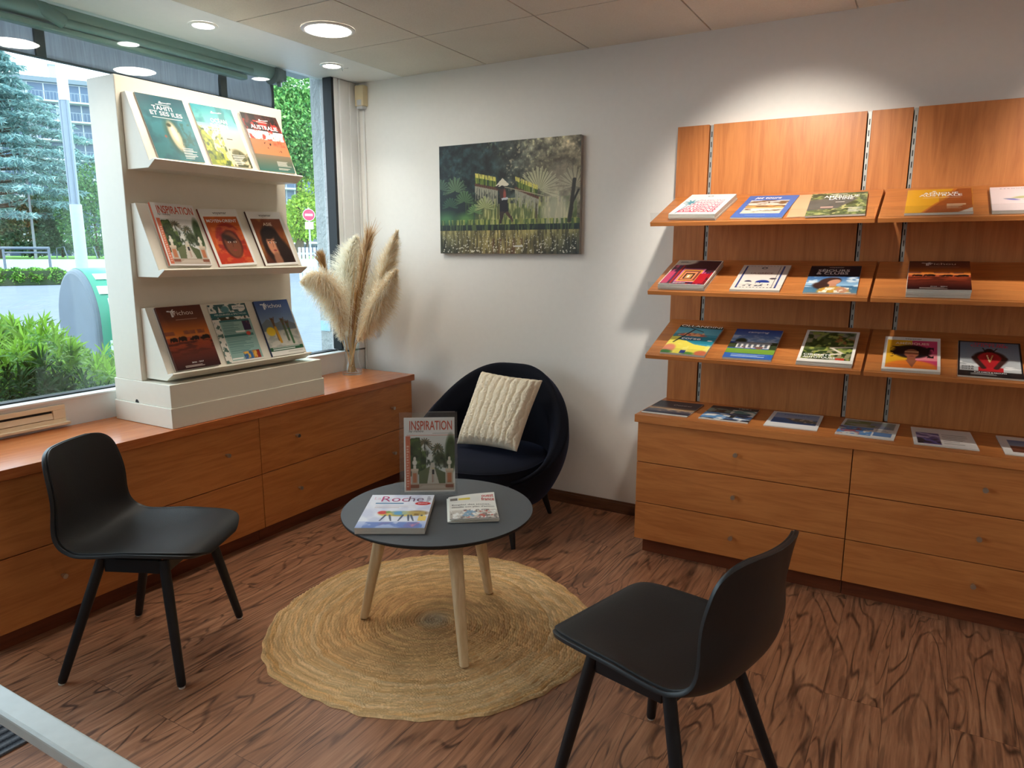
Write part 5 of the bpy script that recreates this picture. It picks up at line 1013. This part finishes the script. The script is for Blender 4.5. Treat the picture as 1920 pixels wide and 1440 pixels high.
# glossy narrow-leaved shrub under the window
def shrub():
    base = Vector((-4.75, 1.9, GZ)); e = empty('shrub', base, 0, 'bright green narrow-leaved shrub right outside the window, in front of the bin', 'shrub')
    r = np.random.default_rng(21); V, Q, C = [], [], []; b = 0
    ros = []
    for i in range(1900):
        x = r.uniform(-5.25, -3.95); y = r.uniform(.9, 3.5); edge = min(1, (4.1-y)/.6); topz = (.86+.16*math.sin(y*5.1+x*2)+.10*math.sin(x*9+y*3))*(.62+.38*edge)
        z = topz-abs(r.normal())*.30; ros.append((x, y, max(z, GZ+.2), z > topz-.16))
    for (x, y, z, top) in ros:
        up = np.array([r.normal()*.35+.25, r.normal()*.35-.1, 1.0]); up /= np.linalg.norm(up); m = r.integers(13, 20)
        for j in range(m):
            a = 2*PI*j/m*2.4+r.uniform(0, .5); t = j/m; el = .15+1.1*t
            o = np.cross(up, [math.cos(a), math.sin(a), .3]); o /= np.linalg.norm(o); d = o*math.cos(el)+up*math.sin(el)
            L = r.uniform(.07, .12); w = L*.17; s = np.cross(d, up); s /= np.linalg.norm(s)+1e-9; p = np.array([x, y, z])+up*t*.05; mid = p+d*L*.5+up*.012; tip = p+d*L-up*.012*(1-t)
            V += [p, mid+s*w*.5, tip, mid-s*w*.5]; Q.append((b, b+1, b+2, b+3)); b += 4
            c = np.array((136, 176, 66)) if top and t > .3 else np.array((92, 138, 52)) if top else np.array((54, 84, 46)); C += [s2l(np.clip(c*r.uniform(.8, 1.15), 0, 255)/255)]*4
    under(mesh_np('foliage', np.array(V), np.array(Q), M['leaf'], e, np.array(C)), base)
    m = MB()
    for i in range(40):
        x, y = r.uniform(-5.4, -4.1), r.uniform(.5, 2.9); m.tube([(x*.4-4.75*.6, y*.5+.95, GZ), (x*.7-4.75*.3, y*.8+.38, .3), (x, y, .85*(.7+.3*min(1, (3.2-y)/.6)))], [.014, .010, .005], 6)
    under(m.build('branches', plain('shrub_bark', rgb(86, 72, 58), .9), e), base)
shrub()
# recycling bin
bn = at_r(203, 503, 7.3); BL = Vector((bn.x, bn.y, GZ)); bang = math.atan2(-BL.y, -BL.x)+PI/2
bi = empty('recycling_bin', BL, bang-1.22, 'grey domed recycling bin with a green curved band outside the window', 'bin')
def arch(w, hh, sc=1.0, n=28): return [(-w*sc, 0), (w*sc, 0)]+[(w*sc*math.cos(PI*i/n), hh-w*1.05+(w*1.05)*sc*math.sin(PI*i/n)) for i in range(n+1)]
hB = bn.z-GZ
bin_m = plain('bin_grey', rgb(78, 92, 106), .5, var=.1, scale=4)
MB().prism(arch(.45, hB), 'y', -.30, .30).build('bin_body', bin_m, bi, bevel=.04, seg=3)
n = 28; m = MB()
def bandpt(i, s): a = PI*i/n; return (.458*s*math.cos(a), hB-.4725+.4785*s*math.sin(a))
v = []; f = []
out_ = [(.458, 0)]+[bandpt(i, 1) for i in range(n+1)]+[(-.458, 0)]
for (x, z) in out_: v += [(x, -.26, z), (x, .04, z)]
f = [(2*i, 2*i+1, 2*i+3, 2*i+2) for i in range(len(out_)-1)]
m.add(v, f, 0, True); bd = m.build('green_band', plain('band_green', rgb(20, 140, 110), .4), bi); s = bd.modifiers.new('t', 'SOLIDIFY'); s.thickness = .006
m = MB()
for k, (ii, w_, h_) in enumerate(((9, .10, .04), (6, .12, .04), (3, .07, .08), (.4, .07, .09), (-2.0, .10, .07))):
    if ii >= 0: x, z = bandpt(ii, 1.012); a = PI*ii/n; m.obox((x, -.11, z), (0, 1, 0), (-math.sin(a), 0, math.cos(a)), (math.cos(a), 0, math.sin(a)), w_, h_, .003)
    else: m.obox((.467, -.11, hB-.473+ii*.09), (0, 1, 0), (0, 0, 1), (1, 0, 0), w_, h_, .003)
m.build('band_pictograms', plain('pictogram_white', rgb(214, 226, 220), .5), bi)
MB().box(.469, .472, -.19, -.03, hB-.86, hB-.79).build('red_mark', plain('bin_red', rgb(206, 60, 56), .5), bi)
# light column
lp = at_r(154, 500, 9.0); LP = Vector((lp.x, lp.y, GZ)); e = empty('street_light', LP, 0, 'slim grey street light column with a white glowing top behind the bin', 'street light')
MB().cone((0, 0, 0), (0, 0, 2.18), .062, .058, 24).build('base', plain('lamp_grey_base', rgb(160, 172, 184), .5), e)
mm = MB().cone((0, 0, 2.181), (0, 0, 3.22), .042, .042, 24)
for a in (0, 2.1, 4.2): mm.cone((.044*math.cos(a), .044*math.sin(a), 2.181), (.044*math.cos(a), .044*math.sin(a), 3.22), .011, .013, 8)
mm.build('pole', plain('lamp_pole_grey', rgb(120, 132, 146), .4, .4), e)
MB().cone((0, 0, 3.2205), (0, 0, 3.72), .05, .047, 24).build('lantern', plain('opal_white', rgb(240, 246, 248), .3), e)
lp = at_r(66, 470, 62); e = empty('lamp_pole', Vector((lp.x, lp.y, TZ2)), 0, 'thin grey pole on the lawn in front of the cedar', 'pole'); MB().cone((0, 0, 0), (0, 0, 5.8), .10, .07, 12).build('mast', plain('mast_grey', rgb(128, 134, 136), .5), e)
# hedge, rails
def band(name, pa, pb, r, wd, h, n, size, cols, seed, label, cat, gz=GZ):
    A, B = at_r(*pa, r), at_r(*pb, r); A.z = B.z = gz; L = (B-A).length; e = empty(name, (A+B)/2, 0, label, cat); kk = max(3, int(L/(h*.8)))
    Cc = [(*(A.lerp(B, (i+.5)/kk)).to_tuple()[:2], gz+h*.5, L/kk*.8, wd, h*.55) for i in range(kk)]
    under(leafcloud('foliage', Cc, n, 1, size, cols, seed, e, shell=.6), (A+B)/2)
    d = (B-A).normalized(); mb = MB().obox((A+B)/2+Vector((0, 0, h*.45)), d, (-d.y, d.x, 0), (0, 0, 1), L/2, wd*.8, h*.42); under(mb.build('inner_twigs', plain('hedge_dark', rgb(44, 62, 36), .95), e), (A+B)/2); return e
GRN = [(120, 176, 70), (90, 146, 60), (60, 110, 48), (150, 196, 90)]
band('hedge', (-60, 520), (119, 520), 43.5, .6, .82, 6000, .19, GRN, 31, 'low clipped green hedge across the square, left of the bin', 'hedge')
ra = at_r(6, 470, 50); rb = at_r(93, 470, 49); e = empty('metal_railing', (ra.x, ra.y, GZ), 0, 'grey tubular railing on the square in front of the trees', 'railing'); mb = MB(); L0 = (ra.x, ra.y, GZ)
zt = (at_r(6, 465, 50)).z; ra.z = rb.z = zt
rm = plain('railing_grey', rgb(92, 104, 116), .5)
under(MB().tube([ra-(rb-ra)*.3, ra, rb], .08, 8).tube([ra-Vector((0, 0, .25)), rb-Vector((0, 0, .25))], .05, 8).build('top_rail', rm, e), L0)
for t in (0, .98): p = ra.lerp(rb, t); under(MB().cone((p.x, p.y, GZ), (p.x, p.y, zt-.06), .07, .07, 8).build('post', rm, e), L0)
for k, (px, lab) in enumerate(((116, 'metal bicycle hoop on the lawn edge, left of the street light'), (172, 'metal bicycle hoop right of the street light'))):
    p = at_r(px, 478, 60.5); L0 = Vector((p.x, p.y, TZ2)); e = empty('bicycle_hoop', L0, .6, lab, 'bicycle hoop', 'bicycle hoops on the square'); MB().tube([(-.35, 0, 0), (-.3, 0, .75), (.2, 0, .85), (.4, 0, 0)], .04, 8).build('hoop', rm, e)
lw_a, lw_b = at_r(-160, 480, 62), at_r(760, 490, 62)
struct(MB().prism([(lw_a.x, lw_a.y), (lw_b.x, lw_b.y), (lw_b.x*1.6, lw_b.y*1.6), (lw_a.x*1.6, lw_a.y*1.6)], 'z', TZ2-.03, TZ2).build('lawn_outside', plain('lawn', rgb(112, 160, 70), .9, var=.2, scale=3)))
struct(MB().prism([(lw_a.x, lw_a.y), (lw_b.x, lw_b.y), (lw_b.x*1.6, lw_b.y*1.6), (lw_a.x*1.6, lw_a.y*1.6)], 'z', GZ+.001, TZ2-.031).build('terrace_outside', plain('terrace_pale', rgb(196, 204, 212), .8)))
# apartment block
BA = Vector((math.sin(math.radians(-62.8))*100, math.cos(math.radians(-62.8))*100, GZ)); bd_ = math.radians(60)  # wall runs along this world angle
fl = 2.1; nf = 8; s0, s1 = -16, 44; Hh = 20.3
bld = empty('apartment_block', BA, bd_, 'long pale apartment block with balconies beyond the trees across the square', 'building')
bw, bs, bgl, bfr = plain('render_pale', rgb(176, 186, 194), .9), plain('balcony_slab', rgb(186, 194, 200), .8), plain('window_dark', rgb(74, 98, 124), .25), plain('window_white', rgb(196, 202, 206), .5)
MB().box(s0, s1, 0, 12, 0, Hh).build('facade', bw, bld)
MB().box(s0-.3, s1+.3, -.6, 12, Hh+.01, Hh+.5).build('roof_edge', plain('roof_grey', rgb(120, 132, 142), .8), bld)
for cxs in (2.6, 27): MB().box(cxs-.7, cxs+.7, 3, 4.5, Hh+.51, Hh+2.6).box(cxs-.8, cxs+.8, 2.9, 4.6, Hh+2.6, Hh+2.8).build('chimney', bw, bld)
for k in range(1, nf+1):
    z = k*fl+3.6-fl if k > 0 else 0
    m = MB().box(s0, s1, -1.3, -.01, z-.18, z).build('balcony', bs, bld)
    rl = MB().box(s0, s1, -1.28, -1.22, z+.85, z+.92)
    q = s0
    while q < s1: rl.box(q, q+.06, -1.27, -1.23, z, z+.85); q += .34 if -10 < q < 8 else 2.0
    rl.build('railing', plain('balcony_rail', rgb(120, 134, 148), .5) if k == 1 else bpy.data.materials['balcony_rail'], m)
for k in range(0, nf+1):
    z = (k-1)*fl+3.6 if k else .6
    for j, sx in enumerate((-12.5, -9, -5.6, -2.2, 1.3, 4.8, 8.2, 24, 27.5, 31)):
        w_ = 1.0 if (j+k) % 3 else 1.5
        fme = MB().box(sx-w_-.1, sx+w_+.1, -.06, -.005, z+.05, z+2.0).build('window', bfr, bld)
        MB().box(sx-w_, sx-.06, -.08, -.061, z+.15, z+1.9).box(sx+.06, sx+w_, -.08, -.061, z+.15, z+1.9).build('glass', bgl, fme)
MB().box(s0, s1, -2.6, -.01, 2.7, 2.95).build('shop_canopy', plain('canopy_white', rgb(236, 240, 242), .6), bld)
# trees
def trunk(mb, p, h, r0, r1, lean=(0, 0)): return mb.tube([p, Vector(p)+Vector((lean[0]*.4, lean[1]*.4, h*.4)), Vector(p)+Vector((lean[0], lean[1], h))], [r0, (r0+r1)/2, r1], 10)
bark = plain('tree_bark', rgb(92, 78, 68), .95, var=.2, scale=8)
def cedar():
    p = at_r(-12, 480, 66); B = Vector((p.x, p.y, TZ2)); e = empty('cedar_tree', B, 0, 'blue-green cedar with drooping layered branches at the left edge of the window', 'tree'); e.scale = (1.46,)*3
    r = random.Random(4); m = MB(); trunk(m, (0, 0, 0), 10.6, .38, .08, (.5, 0)); C = []
    for lev in range(15):
        z = 1.9+lev*.60; R = 5.9*(1-lev/15.5)**.85+.35
        for b in range(8):
            a = 2*PI*b/8+lev*1.1+r.uniform(-.3, .3); L = R*r.uniform(.7, 1.1); dx, dy = math.cos(a), math.sin(a)
            m.tube([(0.04*z, 0, z), (dx*L*.5, dy*L*.5, z+.35), (dx*L, dy*L, z+.05)], [.06, .035, .012], 5)
            for t in (.35, .55, .75, .92, 1.05): C.append((dx*L*t, dy*L*t, z+.25-.4*(t-.4)**2, .26+.40*t, .26+.40*t, .16))
    m.build('trunk', bark, e)
    leafcloud('foliage', C, 56000, 1, .34, [(142, 178, 176), (118, 158, 158), (94, 132, 134), (164, 196, 190)], 41, e, flat=.5, elong=5.0, shell=.2, drop=.35)
cedar()
def tree(px, r, hz, crown, n, size, cols, seed, label, cat='tree', name='leafy_tree', tr=.16):
    sc_ = 63/r if r < 40 else 1.45; p = at_r(px, 480, r*sc_); B = Vector((p.x, p.y, TZ2)); e = empty(name, B, 0, label, cat, None); e.scale = (sc_*.93,)*3
    trunk(MB(), (0, 0, 0), hz, tr, tr*.4, (.1, .2)).build('trunk', bark, e); leafcloud('foliage', crown, n, 1, size, cols, seed, e, shell=.35, elong=1.6); return e
tree(562, 30, 5.5, [(0, 0, 5.2, 2.0, 1.9, 1.7), (.4, .2, 6.9, 1.5, 1.5, 1.3), (-.9, -.5, 3.9, 1.3, 1.3, .9), (.2, .1, 8.1, .9, .9, .8), (1.0, .8, 4.2, 1.4, 1.4, 1.1)], 26000, .16, [(140, 196, 110), (104, 166, 92), (78, 136, 78), (170, 214, 130)], 51, 'tall light green leafy tree beside the outside pillar', tr=.2)
tree(527, 44, 6.6, [(0, 0, 7.6, 1.8, 1.8, 1.6), (-.4, -.4, 5.8, 1.3, 1.3, 1.1)], 9000, .2, [(120, 180, 100), (90, 150, 84), (70, 124, 74)], 52, 'leafy street tree half hidden by the white display stand', tr=.16)
tree(574, 22, 1.6, [(0, 0, 1.25, .62, .62, .75), (.1, .1, 2.1, .34, .34, .55), (-.2, -.2, 1.0, .5, .5, .5)], 5200, .11, [(196, 220, 90), (170, 204, 80), (140, 182, 76)], 53, 'small yellow-green tree behind the round no-entry sign', tr=.05)
for k, (px, r, h, w_, cols, lab) in enumerate(((66, 62, 4.7, 2.0, [(88, 120, 96), (66, 98, 76), (104, 134, 100)], 'dark green bush left of the thin grey pole'), (118, 74, 6.9, 2.4, [(78, 112, 88), (58, 88, 66), (98, 128, 96)], 'tall dark bush between the thin pole and the street light'), (184, 60, 7.2, 2.6, [(96, 146, 92), (76, 120, 76), (120, 166, 100)], 'green bush right of the street light, cut by the display stand'), (-12, 72, 4.2, 2.2, [(100, 140, 96), (76, 112, 80)], 'green bush under the cedar at the left edge'))):
    p = at_r(px, 480, r+4); B = Vector((p.x, p.y, TZ2)); e = empty('garden_bush', B, 0, lab, 'bush', 'bushes at the edge of the square')
    trunk(MB(), (0, 0, 0), h*.6, .12, .05).build('stem', bark, e); leafcloud('foliage', [(0, 0, h*.42, w_, w_, h*.40), (.3, .2, h*.72, w_*.6, w_*.6, h*.28)], 6000, 1, .26, cols, 60+k, e, shell=.4, elong=1.7)
# no-entry sign
p = at_r(579, 403, 48); e = empty('road_sign', Vector((p.x, p.y, GZ)), math.atan2(-p.y, -p.x)-PI/2, 'round red no-entry sign on a post outside, left of the stucco pillar', 'road sign')
e.scale = (3.0,)*3; zc = (p.z-GZ)/3.0; rr_ = .125
MB().cone((0, -.02, 0), (0, -.02, zc+.15), .018, .018, 10).build('post', plain('post_galv', rgb(170, 178, 184), .5), e)
MB().cone((0, .0, zc), (0, .008, zc), rr_, rr_, 40).build('white_rim', plain('sign_white', rgb(240, 240, 240), .4), e)
MB().cone((0, .0085, zc), (0, .011, zc), rr_*.93, rr_*.93, 40).build('red_disc', plain('sign_red', rgb(216, 50, 84), .4), e)
MB().box(-rr_*.62, rr_*.62, .0115, .014, zc-.022, zc+.022).build('white_bar', bpy.data.materials['sign_white'], e)
MB().box(-.085, .085, 0, .008, zc-rr_-.17, zc-rr_-.02).build('lower_plate', bpy.data.materials['sign_white'], e)
# picket panel
p = at_r(584, 470, 46); e = empty('picket_fence', Vector((p.x, p.y, GZ)), math.atan2(p.y, p.x)-PI/2, 'short pale picket fence beside the pillar outside', 'fence'); e.scale = (2.6, 2.6, 1.25); mb = MB()
for i in range(8): mb.box(-.30+.085*i, -.24+.085*i, -.01, .01, 0, 1.55)
mb.box(-.32, .40, .011, .03, .5, .6).box(-.32, .40, .011, .03, 1.2, 1.3); mb.build('pickets', plain('picket_grey', rgb(196, 210, 222), .7), e)

# ---- awning outside the glass: roller, arm, dropped screen
aw = empty('awning', (-3.66, 1.5, 2.6), 0, 'folded grey-green awning with a dropped dark screen outside the window top', 'awning'); AL = aw.location.copy()
gm = plain('awning_greygreen', rgb(112, 138, 130), .35, .2)
under(MB().cone((-3.67, -1.2, 2.655), (-3.67, 3.30, 2.655), .058, .058, 28).build('roller_tube', gm, aw), AL)
under(MB().box(-3.70, -3.645, -1.2, 3.12, 2.560, 2.590).build('front_bar', gm, aw, bevel=.008), AL)
under(MB().tube([(-3.635, 1.93, 2.68), (-3.632, 1.97, 2.64), (-3.632, 2.05, 2.605)], .032, 14).tube([(-3.632, 2.05, 2.605), (-3.635, 3.14, 2.612)], .02, 12).cone((-3.65, 1.96, 2.70), (-3.62, 1.96, 2.70), .03, .03, 16).build('folding_arm', gm, aw), AL)
under(MB().cone((-3.65, 3.302, 2.63), (-3.65, 3.36, 2.63), .062, .055, 24).cone((-3.63, 3.33, 2.575), (-3.61, 3.345, 2.575), .018, .018, 12).box(-3.66, -3.62, 3.36, 3.40, 2.60, 2.70).build('end_bracket', plain('bracket_grey', rgb(96, 108, 108), .4, .3), aw, bevel=.004), AL)
under(MB().box(-3.78, -3.58, -1.2, 3.62, 2.722, 2.74).box(-3.72, -3.60, 3.36, 3.60, 2.665, 2.721).build('hood', plain('hood_grey', rgb(150, 164, 172), .5), aw), AL)
def screen_mat():
    t = NT('screen_fabric'); v = t.coord('Object', (1, 60, 3)); n = t.noise(v, 2.0, 3, .6); c = t.ramp(n, [(.3, rgb(150, 153, 158)), (.7, rgb(172, 175, 180))])
    b = t.n('ShaderNodeBsdfPrincipled', Roughness=.8); t.l(c, b.inputs['Base Color']); tl = t.n('ShaderNodeBsdfTranslucent'); t.l(c, tl.inputs[0]); tr = t.n('ShaderNodeBsdfTransparent')
    m1 = t.n('ShaderNodeMixShader', Fac=.65); m2 = t.n('ShaderNodeMixShader', Fac=.04)
    t.l(b.outputs[0], m1.inputs[1]); t.l(tl.outputs[0], m1.inputs[2]); t.l(m1.outputs[0], m2.inputs[1]); t.l(tr.outputs[0], m2.inputs[2]); t.l(m2.outputs[0], t.out.inputs[0]); return t.m
def scr(u, v):
    y = -1.2+4.60*u; z = 2.66-(.205+.0*u)*v; wob = .006*math.sin(y*5+v*2)+(.012*math.sin(v*4+y*9) if y > 3.0 else 0)
    return Vector((-3.755+wob, y, z))
so = MB().grid(scr, 140, 10).build('screen_fabric', screen_mat(), aw); under(so, AL); s = so.modifiers.new('t', 'SOLIDIFY'); s.thickness = .0015
sm2 = plain('screen_seam', rgb(56, 66, 70), .8)
for y in (1.995, 3.02): under(MB().box(-3.764, -3.742, y-.022, y+.022, 2.457, 2.66).build('seam', sm2, aw), AL)
under(MB().box(-3.768, -3.744, -1.2, 3.40, 2.449, 2.456).box(-3.766, -3.744, 3.385, 3.402, 2.456, 2.64).build('hem_bar', sm2, aw), AL)
# ================================================================== light
w = bpy.data.worlds.new('overcast_sky'); scene.world = w; w.use_nodes = True; nt = w.node_tree; nt.nodes.clear()
bgn = nt.nodes.new('ShaderNodeBackground'); outn = nt.nodes.new('ShaderNodeOutputWorld'); bgn.inputs[0].default_value = (0.74, 0.88, 1.0, 1); bgn.inputs[1].default_value = SKY
nt.links.new(bgn.outputs[0], outn.inputs[0])
pl_ = bpy.data.lights.new('window_portal', 'AREA'); pl_.shape = 'RECTANGLE'; pl_.size = 4.8; pl_.size_y = 1.7; pl_.cycles.is_portal = True
po = bpy.data.objects.new('window_portal', pl_); COL.objects.link(po); po.location = (-3.58, 1.22, 1.77); po.rotation_euler = (0, -PI/2, 0); po.rotation_euler = Vector((1, 0, 0)).to_track_quat('-Z', 'Z').to_euler()
vs = scene.view_settings; vs.view_transform = 'Standard'; vs.look = 'None'; vs.gamma = 1; vs.use_curve_mapping = False; vs.exposure = EXPO
scene.cycles.max_bounces = 10; scene.cycles.transparent_max_bounces = 16; scene.cycles.sample_clamp_indirect = 6
bpy.context.view_layer.update()
